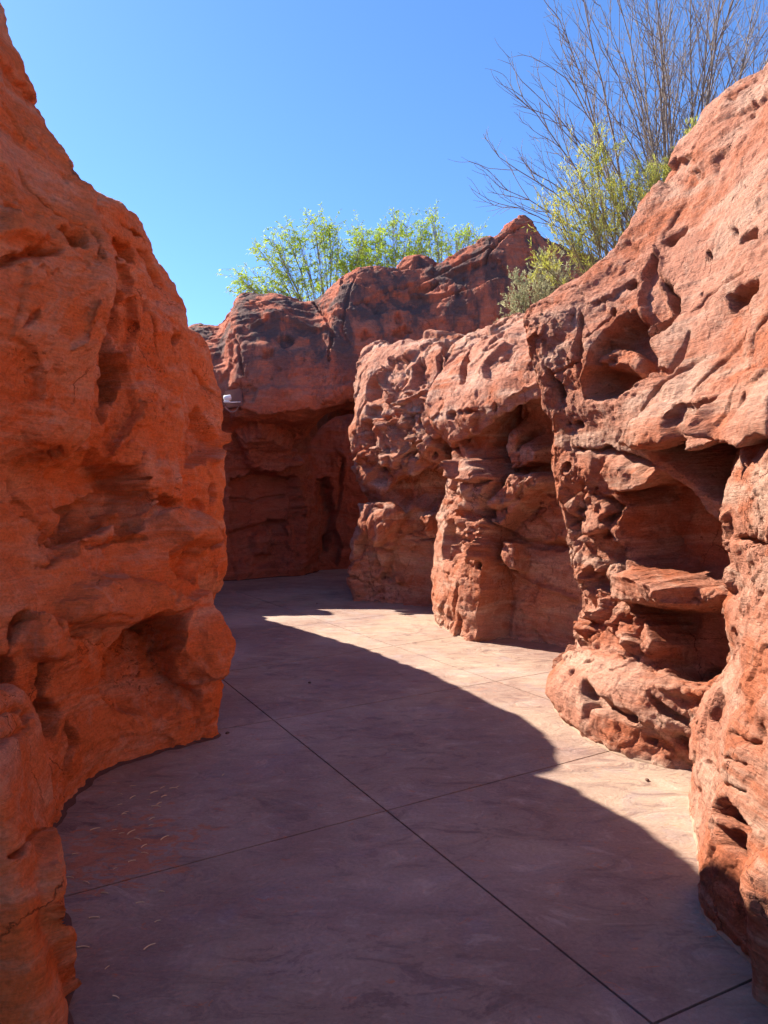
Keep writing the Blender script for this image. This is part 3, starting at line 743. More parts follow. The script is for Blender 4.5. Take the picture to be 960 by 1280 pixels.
# cavities at the left
r.dent('d7', [(150,560),(190,510),(250,520),(280,580),(250,650),(200,665),(180,620)], 0.446, soft=.04)
r.dent('d7', [(165,365),(200,360),(225,420),(220,450),(195,500),(175,440)], 0.365, soft=.035)
r.dent('d7', [(290,640),(300,610),(330,690),(310,720),(285,820),(272,800)], 0.162, soft=.025)
r.dent('d7', [(-20,340),(30,330),(60,390),(50,450),(80,480),(-10,460)], 0.446, soft=.05)
r.dent('d7', [(40,190),(130,135),(135,170),(90,210),(50,290),(20,300)], 0.142, soft=.04)
r.dent('d7', [(90,230),(150,150),(240,180),(250,340),(180,350),(110,320)], -0.101, soft=.06)
r.crack('d7', [(250,300),(340,230),(420,215)], .014, 0.061); r.crack('d7', [(190,180),(215,210)], .02, 0.101); r.crack('d7', [(260,390),(330,350),(360,340)], .01, 0.061)
r.crack('d7', [(430,380),(470,330),(520,310)], .012, 0.041); r.crack('d7', [(415,560),(480,500),(580,470),(700,480)], .008, 0.024); r.crack('d7', [(300,270),(330,180),(410,170)], .012, 0.051)
# upper face above the ledge
for pg, dp in (([(358,790),(400,790),(425,830),(420,870),(385,850)], .10), ([(370,870),(400,880),(425,930),(420,965),(380,960)], .07), ([(440,830),(490,850),(540,930),(540,965),(490,910)], .09),
               ([(450,1000),(480,985),(490,1020),(460,1040)], .05), ([(380,1010),(430,980),(450,1100),(430,1260),(400,1200)], .06), ([(310,1170),(340,1100),(380,1150),(400,1280),(310,1280)], .14)):
    r.dent('c1', pg, dp, soft=.04)
r.pit('c1', 580, 1125, 17, .10, 1.4); r.pit('c1', 530, 935, 14, .06, 1.5)
r.crack('c1', [(400,750),(460,790),(490,850),(550,960)], .02, 0.061); r.crack('c1', [(470,1000),(500,1080),(520,1200)], .02, 0.061)
r.chunks_all(.45, .035, 55); r.chunks_all(.17, .010, 56)
left = r.build("rock_wall", M_LEFT, seed=21, lump=.055, rough=.034, strata=.012, pit=.022, tilt=(-.1,-.15), fine=.0025)
tag(left, "shaded orange rock wall on the left with an undercut foot and round cavities", "rock wall", "rock masses along the left of the path")

L1 = Rock([
 [W(-2.2,.6,1.3),W(-1.95,.6,1.65),W(-1.9,.6,1.9),W(-1.9,.6,2.2),W(-1.95,.6,2.7),W(-2.1,.6,3.2),W(-2.4,.6,4.1)],
 [(-200,640,2.7),(-200,580,2.35),(-200,500,2.25),(-200,400,2.25),(-200,260,2.3),(-200,100,2.4),(-130,-200,2.9)],
 [(-40,620,3.25),(-40,570,2.85),(-40,500,2.75),(-40,410,2.75),(-40,300,2.75),(-40,180,2.9),(-8,-10,3.3)],
 [(30,600,3.65),(30,557,3.25),(30,490,3.1),(32,420,3.05),(35,330,3.1),(35,240,3.2),(52,145,3.6)],
 [(85,592,4.1),(85,545,3.45),(85,480,3.33),(90,420,3.28),(95,360,3.28),(98,300,3.35),(92,216,3.6)],
 [(116,575,4.5),(114,525,3.75),(119,465,3.6),(130,425,3.5),(140,375,3.48),(141,320,3.55),(112,243,3.75)],
 ], back=[(-.25,.1,-.02),(-.7,.3,-.4),(-1.2,.4,-1.0)], res=.0095, wrap_r=(-.45,.55,0), coarse=(0,))
r = L1
r.dent('c1', [(190,770),(215,740),(270,755),(295,790),(285,820),(230,800)], 0.121, soft=.035); r.dent('c1', [(0,860),(60,830),(120,820),(200,830),(120,860),(20,880)], 0.101, soft=.03)
r.crack('c1', [(70,570),(120,630),(190,700),(270,740)], .016, 0.081); r.crack('c1', [(0,330),(40,390),(80,470)], .014, 0.061); r.crack('c1', [(0,640),(60,690),(100,730)], .012, 0.051)
r.dent('c1', [(0,690),(80,740),(160,800),(130,820),(40,800),(-40,780)], -0.061, soft=.05); r.pit('c1', 122, 830, 12, .05)
r.dent('c1', [(70,1090),(90,1040),(130,1020),(120,1050),(90,1080)], 0.051, soft=.02)
r.dent('c2', [(110,90),(150,70),(175,110),(160,180),(120,190),(130,140)], 0.051, soft=.025)
r.crack('c1', [(230,1170),(300,1100),(330,1000)], .012, -0.041); r.crack('c1', [(280,740),(330,790),(350,860)], .02, 0.061)
r.chunks_all(.45, .03, 57); r.chunks_all(.17, .008, 58)
nearw = r.build("rock_wall", M_LEFT, seed=25, lump=.04, rough=.028, strata=.014, pit=.016, tilt=(-.5,-.45), fine=.0025)
tag(nearw, "smooth bulging orange rock face towering against the sky, above the undercut left wall", "rock wall", "rock masses along the left of the path")

L0 = Rock([
 [W(-1.35,1.0,0),W(-1.35,1.0,.2),W(-1.36,1.0,.4),W(-1.38,1.0,.6),W(-1.42,1.0,.78),W(-1.6,1.0,.88)],
 [(-160,1500,1.72),(-160,1350,1.74),(-150,1200,1.76),(-140,1080,1.8),(-120,960,1.86),(-100,880,2.05)],
 [(60,1340,1.87),(50,1240,1.88),(40,1130,1.9),(20,1040,1.95),(10,960,2.05),(-30,880,2.25)],
 [(84,1270,2.07),(72,1200,2.2),(62,1110,2.3),(50,1030,2.35),(38,950,2.45),(5,872,2.55)],
 [(66,1127,2.66),(66,1090,2.72),(62,1060,2.75),(56,1010,2.8),(46,915,2.85),(26,868,2.9)],
 ], back=[(-.15,.05,.02),(-.5,.15,.03),(-.9,.3,-.1)], res=.0075, wrap_r=(-.4,.35,0), coarse=(0,))
r = L0
r.crack('c3', [(0,690),(80,660),(140,620)], .012, 0.072); r.crack('c3', [(100,250),(60,270),(0,290)], .02, 0.041); r.crack('c3', [(0,200),(60,170),(100,210)], .012, 0.041)
r.dent('c3', [(135,600),(160,660),(175,780),(140,860),(130,740)], -0.061, soft=.04); r.crack('c3', [(140,860),(180,1000),(230,1180)], .012, -0.061)
r.dent('c3', [(60,210),(100,190),(110,215),(80,240)], 0.061, soft=.02)
low = r.build("rock_wall", M_LEFT, seed=29, lump=.025, rough=.020, strata=.009, pit=.008, tilt=(.25,.1), fine=.0025)
tag(low, "low orange rock block in the bottom left corner, below the tall left wall", "rock wall", "rock masses along the left of the path")

L3 = Rock([
 [(150,860,5.5),(150,790,5.5),(180,735,5.5),(190,690,5.5),(190,660,5.5),(190,610,5.5),(190,550,5.5),(190,470,5.7),(200,402,5.9)],
 [(200,850,6.2),(205,780,6.2),(238,735,6.1),(250,690,6.1),(250,660,6.1),(250,610,6.1),(250,550,6.1),(245,480,6.3),(243,416,6.2)],
 [(235,825,7.1),(245,775,7.1),(272,728,6.95),(278,695,6.85),(276,668,6.95),(279,620,6.8),(275,550,6.9),(267,485,7.),(255,436,6.95)],
 [W(-2.45,8.3,0),W(-2.45,8.3,.4),W(-2.4,8.3,.8),W(-2.35,8.3,1.1),W(-2.4,8.3,1.3),W(-2.35,8.3,1.7),W(-2.4,8.3,2.1),W(-2.45,8.4,2.4),W(-2.5,8.75,2.72)],
 [W(-3.3,9.6,0),W(-3.3,9.6,.4),W(-3.3,9.6,.8),W(-3.3,9.6,1.1),W(-3.3,9.6,1.3),W(-3.3,9.6,1.7),W(-3.3,9.6,2.1),W(-3.5,9.8,2.5),W(-3.6,10.15,2.97)],
 [W(-4.3,11.3,0),W(-4.3,11.3,.4),W(-4.3,11.3,.8),W(-4.3,11.3,1.1),W(-4.3,11.3,1.3),W(-4.3,11.3,1.7),W(-4.4,11.3,2.2),W(-4.6,11.4,2.8),W(-4.7,11.6,3.4)],
 [W(-4.4,12.0,0),W(-4.4,12.0,.5),W(-4.4,12.0,1),W(-4.4,12.0,1.4),W(-4.4,12.0,1.8),W(-4.4,12.0,2.3),W(-4.4,12.0,3.),W(-4.42,12.02,3.6),W(-4.45,12.15,4.2)],
 [W(-5.0,13.0,0),W(-5.0,13.0,.5),W(-5.0,13.0,1),W(-5.0,13.0,1.4),W(-5.0,13.0,1.8),W(-5.0,13.0,2.3),W(-5.0,13.0,3.),W(-5.1,13.05,3.7),W(-5.2,13.3,4.35)],
 ], back=[(-.35,.0,.02),(-.9,-.1,-.05),(-1.5,-.2,-.6)], res=.013, coarse=(3,4,5,6))
r = L3
r.dent('c2', [(700,300),(710,240),(740,200),(830,330),(835,360),(780,410),(700,440)], 0.203, soft=.06)
r.crack('c2', [(795,410),(830,360),(840,300)], .04, -0.101); r.dent('c2', [(770,520),(800,490),(805,540),(780,570)], 0.121, soft=.04)
r.dent('c2', [(770,700),(800,680),(860,670),(850,700),(790,740)], 0.203, soft=.05); r.crack('c2', [(780,700),(820,685),(860,660)], .04, 0.121)
r.pit('c2', 740, 580, 22, .05); r.crack('c2', [(720,60),(760,120),(800,160)], .03, 0.081)
r.chunks_all(.5, .05, 59); r.chunks_all(.2, .015, 60)
l3 = r.build("rock_wall", M_LEFT, seed=33, lump=.05, rough=.026, strata=.005, pit=.02, tilt=(0,0))
tag(l3, "far orange rock buttress on the left, rounded and overhanging above the path bend", "rock wall", "rock masses along the left of the path")

# ------------------------------------------------------------------ back wall with its overhang, and the rock seen beneath it
BK = Rock([
 [W(-9,10.5,0),W(-9,10.5,1.5),W(-9,10.5,2.6),W(-9,10.5,2.8),W(-9,10,3.1),W(-9,10.4,3.2),W(-9,11,3.5),W(-9,12,3.8)],
 [W(-5.6,12.6,0),W(-5.6,12.6,1.5),W(-5.6,12.6,2.6),W(-5.6,12.3,2.8),W(-5.6,11.7,3.1),W(-5.6,12.6,3.2),W(-5.6,13,3.5),W(-5.6,13.6,3.8)],
 [(225,728,13.0),(225,640,13.0),(225,560,13.),(225,525,12.6),(225,508,11.9),(225,470,12.3),(228,435,12.8),(236,410,13.5)],
 [(278,726,13.1),(278,640,13.1),(278,570,13.),(278,530,12.6),(278,508,11.95),(276,460,12.2),(276,425,12.7),(276,404,13.4)],
 [(300,723,13.3),(300,640,13.3),(300,570,13.2),(300,532,12.6),(300,514,11.7),(296,460,11.8),(292,405,12.4),(300,371,13.2)],
 [(345,718,13.8),(345,640,13.8),(345,570,13.6),(345,535,13.),(345,518,11.8),(345,460,11.8),(345,410,12.4),(345,370,13.2)],
 [(385,713,14.3),(385,640,14.3),(385,575,14.2),(388,535,13.4),(390,513,11.9),(392,460,11.9),(392,415,12.5),(392,376,13.3)],
 [(418,703,17),(418,640,17),(418,508,17),(418,508,15),(420,507,12.1),(420,450,12.0),(424,400,12.5),(436,342,13.3)],
 [(470,702,17.3),(470,640,17.3),(470,500,17.3),(470,500,15.5),(470,498,12.4),(470,440,12.3),(470,390,12.7),(472,333,13.5)],
 [(545,702,17.3),(545,640,17.3),(545,490,17.3),(545,490,15.5),(545,480,12.8),(545,430,12.6),(540,380,12.9),(535,329,13.6)],
 [(620,702,17.3),(620,640,17.3),(620,550,17.3),(620,500,15.5),(620,470,13.2),(620,410,12.7),(615,350,12.8),(613,300,13.3)],
 [(680,702,17.3),(680,640,17.3),(680,550,17.3),(680,480,15.5),(670,450,13.6),(665,390,13.1),(662,330,13.1),(655,276,13.6)],
 [(740,702,17),(740,640,17),(740,550,17),(740,480,15.5),(735,440,14),(728,390,13.6),(718,345,13.6),(698,308,14)],
 [(850,702,17),(850,640,17),(850,550,17),(850,470,15.5),(850,430,14.2),(850,400,13.8),(850,370,13.8),(850,345,14.2)],
 ], back=[(0,.5,.02),(0,2.6,-.3),(0,6.2,-1.2)], res=.022, wrap_r=(4,0,0), coarse=(0,1,13))
r = BK
for pg, dp in (([(520,330),(550,318),(570,335),(545,350),(520,345)], .14), ([(240,350),(270,340),(290,360),(260,375)], .10), ([(560,226),(600,220),(630,222),(600,240),(560,240)], .16), ([(520,300),(535,290),(540,310),(525,316)], .08),
               ([(205,380),(230,375),(235,395),(210,400)], .12), ([(440,340),(455,330),(470,350),(450,356)], .08), ([(120,470),(150,455),(200,470),(190,500),(130,520)], .10), ([(450,260),(520,240),(620,250),(700,230),(600,270),(480,290)], .08), ([(640,200),(760,150),(800,200),(700,230)], .08)):
    r.dent('c4', pg, dp, soft=.06, warp=.04)
r.crack('c4', [(160,440),(150,360),(120,300),(125,250)], .05, .05); r.crack('c4', [(365,400),(375,340),(360,300),(330,265)], .05, .05); r.crack('c4', [(180,320),(240,300),(330,330),(370,330)], .06, -.08)
r.crack('c4', [(430,270),(520,230),(640,190),(760,130)], .06, .07); r.crack('c4', [(740,160),(780,110),(830,80)], .06, .08); r.crack('c4', [(400,330),(410,260),(430,200)], .04, .03)
r.dent('c4', [(120,500),(200,470),(300,470),(430,460),(430,500),(330,520),(200,530)], -.10, soft=.12)
r.chunks_all(1.1, .04, 18, flat=(1,1,2.0)); r.chunks_all(.4, .02, 19)
r.dent('p', [(288,600),(330,590),(372,598),(384,640),(380,700),(330,712),(292,706)], .35, soft=.2, grad=(1.2,.4), warp=.08)
r.dent('p', [(298,535),(330,530),(362,540),(372,575),(340,592),(306,585)], -.28, soft=.2, warp=.06)
r.dent('p', [(318,668),(338,662),(342,690),(322,696)], -.16, soft=.1, warp=.04)
r.dent('p', [(344,650),(356,655),(362,672),(348,668)], .16, soft=.08, warp=.04)
r.crack('p', [(286,668),(320,662),(352,655),(384,648)], .06, .12); r.crack('p', [(288,622),(330,628),(372,618)], .05, .10)
back = r.build("rock_wall", M_BACK, seed=41, lump=.035, rough=.026, strata=.035, pit=.03, tilt=(-.12,0), sfreq=6, hole=((-1.9, 13.5, 2.4), (1.6, 16.4, 9)))
tag(back, "dark stained rock wall across the end of the path, overhanging a deep shaded alcove", "rock wall")

TR = Rock([
 [(383,714,15.),(383,690,15.),(384,650,15.),(384,610,15.),(378,575,15.1)],
 [(402,712,15.2),(402,680,15.2),(402,640,15.2),(402,590,15.2),(400,538,15.4)],
 [(425,711,15.4),(425,670,15.4),(425,620,15.4),(425,570,15.4),(424,523,15.7)],
 [(455,710,15.5),(455,670,15.5),(455,620,15.5),(455,570,15.5),(455,518,15.8)],
 [(540,709,15.6),(540,670,15.6),(540,620,15.6),(540,570,15.6),(540,516,15.9)],
 ], back=[(0,.2,.02),(0,.6,-.1),(0,.9,-.5)], res=.02, wrap_l=(0,.8,0), wrap_r=(2,.2,0), coarse=(5,))
r = TR
r.dent('p', [(395,600),(412,596),(420,640),(416,690),(398,696)], .30, soft=.12, warp=.05)
r.crack('c4', [(400,640),(395,720),(380,800)], .06, .10); r.crack('c4', [(385,620),(410,640),(400,700)], .06, -.08); r.dent('c4', [(360,830),(385,810),(400,850),(390,900),(360,880)], .2, soft=.08)
tr = r.build("rock_formation", M_BACK, seed=45, lump=.08, rough=.04, strata=.015, pit=.03)
tag(tr, "sloping shaded rock seen beneath the overhang of the back wall, behind the far right formation", "rock formation")

# loose slab on the back wall's crest
def blob(name, c, r, mat, seed, flat=.5):
    bm = bmesh.new(); bmesh.ops.create_icosphere(bm, subdivisions=5, radius=1)
    v = np.array([x.co[:] for x in bm.verts]); f = np.array([[q.index for q in x.verts] for x in bm.faces]); bm.free()
    d1, d2, cid, _o = worley(v * 1.3 + seed, seed)
    v = v * (1 + .18 * fbm(v * 1.2 + seed, 3, seed) + .10 * (_G[cid, 0] * .5 + .4 * sstep((d2 - d1) / .2)))[:, None]
    v = v * np.array(r)
    v[:, 2] = np.maximum(v[:, 2], -r[2] * flat) + r[2] * flat
    return mesh_obj(name, v + np.array(c), f, mat, loc=c)
c = P(523, 334, 14.2)
sb = blob("boulder", c - np.array([0, 0, .25]), (.42, .3, .3), M_BACK, 3)
tag(sb, "small dark boulder resting on the crest of the stained back wall", "boulder")

# planting bank behind the right-hand formations
gx = np.linspace(0, 1, 60); gy = np.linspace(1.5, 17, 90)
edge = np.interp(gy, [1.5, 4, 5.3, 7.2, 8.6, 10.5, 12, 17], [3.0, 2.7, 2.25, 2.15, 1.6, 1.5, 2.4, 3.5])
VV = np.zeros((90, 60, 3))
for i, y in enumerate(gy):
    xs = edge[i] + gx ** 1.6 * 14
    VV[i, :, 0] = xs; VV[i, :, 1] = y
    top = np.interp(y, [1.5, 5, 6.5, 8.5, 10.5, 13, 17], [2.9, 2.75, 2.9, 3.25, 3.3, 3.2, 2.6])
    VV[i, :, 2] = -.05 + top * sstep((xs - edge[i]) / .5)
fl = VV.reshape(-1, 3); fl[:, 2] += .05 * fbm(fl * 2, 3, 60)
I = np.arange(90 * 60).reshape(90, 60)
fc = np.stack([I[:-1, :-1], I[:-1, 1:], I[1:, 1:], I[1:, :-1]], -1).reshape(-1, 4)
tb = mesh_obj("terrain", fl, fc, M_SOIL)
tag(tb, "raised planting bank of desert soil behind the right-hand rock formations", "terrain", kind="structure")
# ------------------------------------------------------------------ pale mortar line where the rock meets the path
M_MORTAR = plain_mat("mortar", (.27, .18, .125), .9, .3, 30)
def mortar(rock, obj_, w0=.007, mat=None, rag=.5, name="mortar_edge"):
    ft = rock.foot(); ft = ft[(ft[:, 1] > .6)]
    k = np.ones(5) / 5
    q = np.stack([np.convolve(np.pad(ft[:, i], 2, mode='edge'), k, 'valid') for i in range(2)], 1)
    d = np.gradient(q, axis=0); d /= np.maximum(np.linalg.norm(d, axis=1), 1e-6)[:, None]
    n = np.stack([d[:, 1], -d[:, 0]], 1)
    wv = w0 * (1 + rag * fbm(np.c_[q * 9, np.zeros(len(q))], 3, 70))
    ring = [np.c_[q - n * .03, np.full(len(q), .022)], np.c_[q + n * (wv * .35)[:, None], np.full(len(q), .012)], np.c_[q + n * wv[:, None], np.full(len(q), .001)]]
    vv = np.stack(ring, 1).reshape(-1, 3); m = len(q)
    fc = [(3 * i + j, 3 * i + j + 1, 3 * i + 4 + j, 3 * i + 3 + j) for i in range(m - 1) for j in range(2)]
    o = mesh_obj(name, vv - np.array(obj_.location), [f[::-1] for f in fc], mat or M_MORTAR, parent=obj_)
    return o
for rk, ob in ((R3, big), (R2, mid), (R1, far), (R4, pil)):
    mortar(rk, ob)
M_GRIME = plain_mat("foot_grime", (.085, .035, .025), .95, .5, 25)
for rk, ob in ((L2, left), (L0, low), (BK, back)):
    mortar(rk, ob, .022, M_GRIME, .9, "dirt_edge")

# ------------------------------------------------------------------ plants
rng = np.random.default_rng(5)
class Tubes:
    def __init__(s): s.v = []; s.f = []; s.k = 0
    def add(s, pts, r0, r1, n=5):
        pts = np.asarray(pts); m = len(pts)
        t = np.gradient(pts, axis=0); t /= np.maximum(np.linalg.norm(t, axis=1), 1e-9)[:, None]
        a = np.cross(t, np.array([.31, .9, .23])); a /= np.maximum(np.linalg.norm(a, axis=1), 1e-9)[:, None]; b = np.cross(t, a)
        rr = np.linspace(r0, r1, m)[:, None]
        for i in range(n):
            th = 2 * math.pi * i / n
            s.v.append(pts + rr * (a * math.cos(th) + b * math.sin(th)))
        for j in range(m - 1):
            for i in range(n):
                i2 = (i + 1) % n
                s.f.append((s.k + i * m + j, s.k + i2 * m + j, s.k + i2 * m + j + 1, s.k + i * m + j + 1))
        s.k += n * m
    def obj(s, name, mat, parent, loc):
        return mesh_obj(name, np.concatenate(s.v) - np.asarray(loc), np.array(s.f), mat, parent=parent)
def leaf_obj(name, c, d, L, w, mat, parent, loc):
    """rhombic leaves: centres c, directions d, lengths L, widths w."""
    n = len(c); r = rng.normal(size=(n, 3)); sd = np.cross(d, r); sd /= np.maximum(np.linalg.norm(sd, axis=1), 1e-9)[:, None]
    up = np.cross(sd, d)
    L = L[:, None]; w = w[:, None]
    v = np.stack([c, c + d * L * .45 + sd * w * .5, c + d * L - up * L * .12, c + d * L * .45 - sd * w * .5], 1).reshape(-1, 3)
    f = np.arange(4 * n).reshape(n, 4)
    return mesh_obj(name, v - np.asarray(loc), f, mat, parent=parent, smooth=False)
def leaf_mat(name, c1, c2, trans=.45):
    m, t, b = new_mat(name); t.nodes.remove(b)
    geo = node(t, "ShaderNodeNewGeometry"); n = node(t, "ShaderNodeTexNoise"); n.inputs['Scale'].default_value = 5; n.inputs['Detail'].default_value = 6
    t.links.new(geo.outputs['Position'], n.inputs['Vector'])
    add = node(t, "ShaderNodeMath", operation='MULTIPLY_ADD'); add.inputs[1].default_value = .5; t.links.new(geo.outputs['Random Per Island'], add.inputs[0]); 
    mr = node(t, "ShaderNodeMapRange"); mr.inputs[1].default_value = .3; mr.inputs[2].default_value = .7; mr.inputs[3].default_value = -.1; mr.inputs[4].default_value = .6
    t.links.new(n.outputs[0], mr.inputs[0]); t.links.new(mr.outputs[0], add.inputs[2])
    mx = node(t, "ShaderNodeMix", data_type='RGBA'); mx.inputs[6].default_value = c1 + (1,); mx.inputs[7].default_value = c2 + (1,)
    t.links.new(add.outputs[0], mx.inputs[0])
    df = node(t, "ShaderNodeBsdfDiffuse"); tr = node(t, "ShaderNodeBsdfTranslucent"); ms = node(t, "ShaderNodeMixShader"); ms.inputs[0].default_value = trans
    t.links.new(mx.outputs[2], df.inputs[0]); t.links.new(mx.outputs[2], tr.inputs[0])
    t.links.new(df.outputs[0], ms.inputs[1]); t.links.new(tr.outputs[0], ms.inputs[2])
    t.links.new(ms.outputs[0], t.nodes["Material Output"].inputs[0])
    return m
M_BARK = plain_mat("grey_bark", (.20, .16, .13), .9, .4, 14)
M_STEM = plain_mat("green_stem", (.20, .17, .07), .85, .35, 14)
M_LF_TREE = leaf_mat("feathery_leaf", (.24, .40, .035), (.52, .62, .08))
M_LF_BROOM = leaf_mat("broom_leaf", (.32, .38, .07), (.62, .60, .14))
M_LF_SAGE = leaf_mat("sage_leaf", (.26, .28, .15), (.46, .45, .27))

def bez(a, b, c, n=12, jit=.0):
    t = np.linspace(0, 1, n)[:, None]
    p = (1 - t) ** 2 * a + 2 * t * (1 - t) * b + t * t * c
    if jit:
        j = rng.normal(size=(n, 3)) * jit; j[0] = 0; p = p + np.cumsum(j, axis=0) * .5
    return p
def unit(v): return v / max(np.linalg.norm(v), 1e-9)
def side_dir(t, ang):
    r = rng.normal(size=3); r -= t * (r @ t); r = unit(r)
    return unit(t * math.cos(ang) + r * math.sin(ang))

# bare grey shrub above the right-hand rocks
root = np.array([*P(845, 400, 7.4)[:2], 2.75])
sh = tag(empty("bare_shrub", root), "large leafless grey shrub fanning out above the right-hand rocks", "shrub")
stems, twigs, tips_l = Tubes(), Tubes(), []
tips = [(598,190),(612,128),(632,215),(648,118),(672,150),(690,62),(700,18),(722,-20),(744,35),(765,-40),(790,5),(812,-55),(838,-20),(862,-70),(884,-5),(905,-50),(930,-30),(948,25),(966,50),(990,-20),(1010,40),(625,262),(604,243),(705,100),(735,90),(780,70),(820,60),(860,40),(895,40),(915,0),(940,-60),(955,-20),(975,10),(850,-10),(800,-30),(755,10),(870,60),(830,20),(925,60)]
def twig_run(p0, d, L, r, lev):
    n = 5
    q = [p0]; dd = d
    for i in range(n):
        dd = unit(dd + rng.normal(size=3) * .10 + np.array([0, 0, .05])); q.append(q[-1] + dd * L / n)
    q = np.array(q); twigs.add(q, r, max(r * .45, .0011), 4)
    if lev > 0:
        for i in range(1, n + 1):
            if rng.random() < .6:
                tt = unit(q[i] - q[i - 1])
                twig_run(q[i], side_dir(tt, rng.uniform(.3, .7)), L * rng.uniform(.3, .55), r * .6, lev - 1)
    else: tips_l.append(q[-1])
for (u, v) in tips:
    u = u + max(0, 720 - u) * .28
    Y = rng.uniform(6.7, 8.3)
    tip = P(u, v, Y); b = root + np.array([rng.uniform(-.35, .3), rng.uniform(-.3, .3), -.05])
    ctrl = b + (tip - b) * .45 + np.array([-(tip - b)[0] * .28, 0, .35])
    st = bez(b, ctrl, tip, 16, .02)
    stems.add(st, rng.uniform(.013, .022), .0034, 6)
    for i in range(4, 16):
        tt = unit(st[i] - st[i - 1])
        for _ in range(rng.integers(1, 3)):
            twig_run(st[i], side_dir(tt, rng.uniform(.25, .6)), rng.uniform(.35, .8) * (1.15 - .45 * i / 16), .0042, 2 if i < 13 else 1)
stems.obj("branches", M_BARK, sh, root); twigs.obj("twigs", M_BARK, sh, root)

def clump_shrub(name, label, base, clumps, Yr, lmat, smat, nl, L, w, per, up=.9, cat="shrub", group=None, stem_r=.008, droop=0., spread=1.0, trunk=None, twl=(.08, .2), part="branches"):
    base = np.asarray(base)
    o = tag(empty(name, base), label, cat, group)
    T = Tubes(); C, D = [], []
    fork = base if trunk is None else base + np.array([0, 0, trunk])
    for (u, v, rp) in clumps:
        Y = rng.uniform(*Yr); c = P(u, v, Y); R = rp * Y / F
        st = bez(fork + rng.normal(size=3) * .04, fork + (c - fork) * np.array([.35, .35, .6]), c, 12, .012)
        T.add(st, stem_r, stem_r * .35, 5)
        for k in range(per):
            i = rng.integers(4 if trunk is None else 6, 12); p0 = st[i]
            d = unit(unit(st[i] - st[i - 1]) * .5 + rng.normal(size=3) * .75 * spread + np.array([0, 0, up]))
            e = c + rng.normal(size=3) * R * .55 if rng.random() < .75 else p0 + d * R * 1.3
            m = (p0 + e) / 2 + np.array([0, 0, .06])
            tw = bez(p0, m, e, 6, .006)
            T.add(tw, stem_r * .28, stem_r * .12, 4)
            for s_ in range(3):
                i2 = rng.integers(2, 6); q0 = tw[i2]; dd = unit(unit(tw[-1] - tw[0]) + rng.normal(size=3) * .55 + np.array([0, 0, up * .5 - droop]))
                ln = rng.uniform(*twl); q1 = q0 + dd * ln
                T.add([q0, (q0 + q1) / 2 + rng.normal(size=3) * .006, q1], stem_r * .14, stem_r * .08, 3)
                tt = rng.uniform(.1, 1, nl)[:, None]
                C.append(q0 + (q1 - q0) * tt + rng.normal(size=(nl, 3)) * .006)
                dv = dd + rng.normal(size=(nl, 3)) * .5 + np.array([0, 0, -droop]); D.append(dv / np.linalg.norm(dv, axis=1)[:, None])
    if trunk is not None:
        TT = Tubes(); TT.add(bez(base + np.array([0, 0, -.1]), (base + fork) / 2 + np.array([.08, .05, 0]), fork + np.array([0, 0, .05]), 10), stem_r * 2.6, stem_r * 1.6, 8)
        TT.obj("trunk", smat, o, base)
    T.obj(part, smat, o, base)
    C = np.concatenate(C); D = np.concatenate(D); n = len(C)
    leaf_obj("foliage", C, D, rng.uniform(.6, 1.3, n) * L, rng.uniform(.7, 1.3, n) * w, lmat, o, base)
    return o

broom_base = np.array([*P(770, 400, 7.0)[:2], 2.8])
clump_shrub("broom_shrub", "yellow-green broom shrub with fine upright foliage leaning over the right-hand rocks", broom_base,
            [(688,262,24),(700,285,18),(712,240,26),(728,222,26),(735,262,24),(765,222,24),(780,250,22),(800,222,22),(815,240,20),(836,207,12),(820,215,14),(745,190,16),(750,285,20),(677,330,14),(720,305,18)],
            (6.7, 7.3), M_LF_BROOM, M_STEM, 12, .045, .007, 19, up=.8, stem_r=.009, twl=(.07, .18))
clump_shrub("sprout_shrub", "small yellow-green sprig rising behind the crest of the tallest right-hand rock", np.array([*P(885, 240, 6.0)[:2], 2.75]),
            [(868,160,11),(876,172,10),(860,178,9)], (5.9, 6.1), M_LF_BROOM, M_STEM, 9, .035, .008, 14, up=.7, stem_r=.007, twl=(.05, .12))
clump_shrub("sagebrush", "grey-green twiggy sagebrush on the crest of the middle right-hand formation", np.array([*P(672, 430, 8.6)[:2], 3.2]),
            [(640,392,16),(652,372,16),(668,352,18),(682,340,18),(694,352,18),(700,330,16),(664,385,16),(685,372,18),(648,352,10),(705,360,16)], (8.4, 8.9), M_LF_SAGE, M_STEM, 13, .034, .010, 18, up=.5, stem_r=.008, twl=(.06, .15))
TREES = [("feathery green tree behind the back wall, broadest and furthest to the left", (415, 20.0), [(300,348,14),(322,350,18),(340,300,14),(332,325,16),(352,330,18),(365,352,22),(355,288,10),(372,300,10),(392,280,14),(404,300,18),(385,335,20),(412,282,12),(400,345,22),(422,305,14),(430,330,18),(438,350,14),(372,370,16),(330,370,14),(345,360,16),(405,365,18),(310,360,10),(436,322,13),(444,338,14),(452,300,10)]),
         ("feathery green tree behind the dip of the back wall, with two narrow upright plumes", (490, 20.6), [(450,292,12),(455,312,16),(462,330,14),(446,325,12),(490,278,14),(496,298,18),(510,285,12),(505,315,18),(485,315,16),(520,305,10),(470,300,9),(480,290,9),(530,285,10),(528,312,13)]),
         ("thin sparse green tree behind the back wall, closest to the dark crest boulder", (560, 21.2), [(540,268,9),(545,290,11),(534,300,10),(560,300,11),(575,292,11),(590,288,11),(580,303,12),(598,295,9),(552,312,10)])]
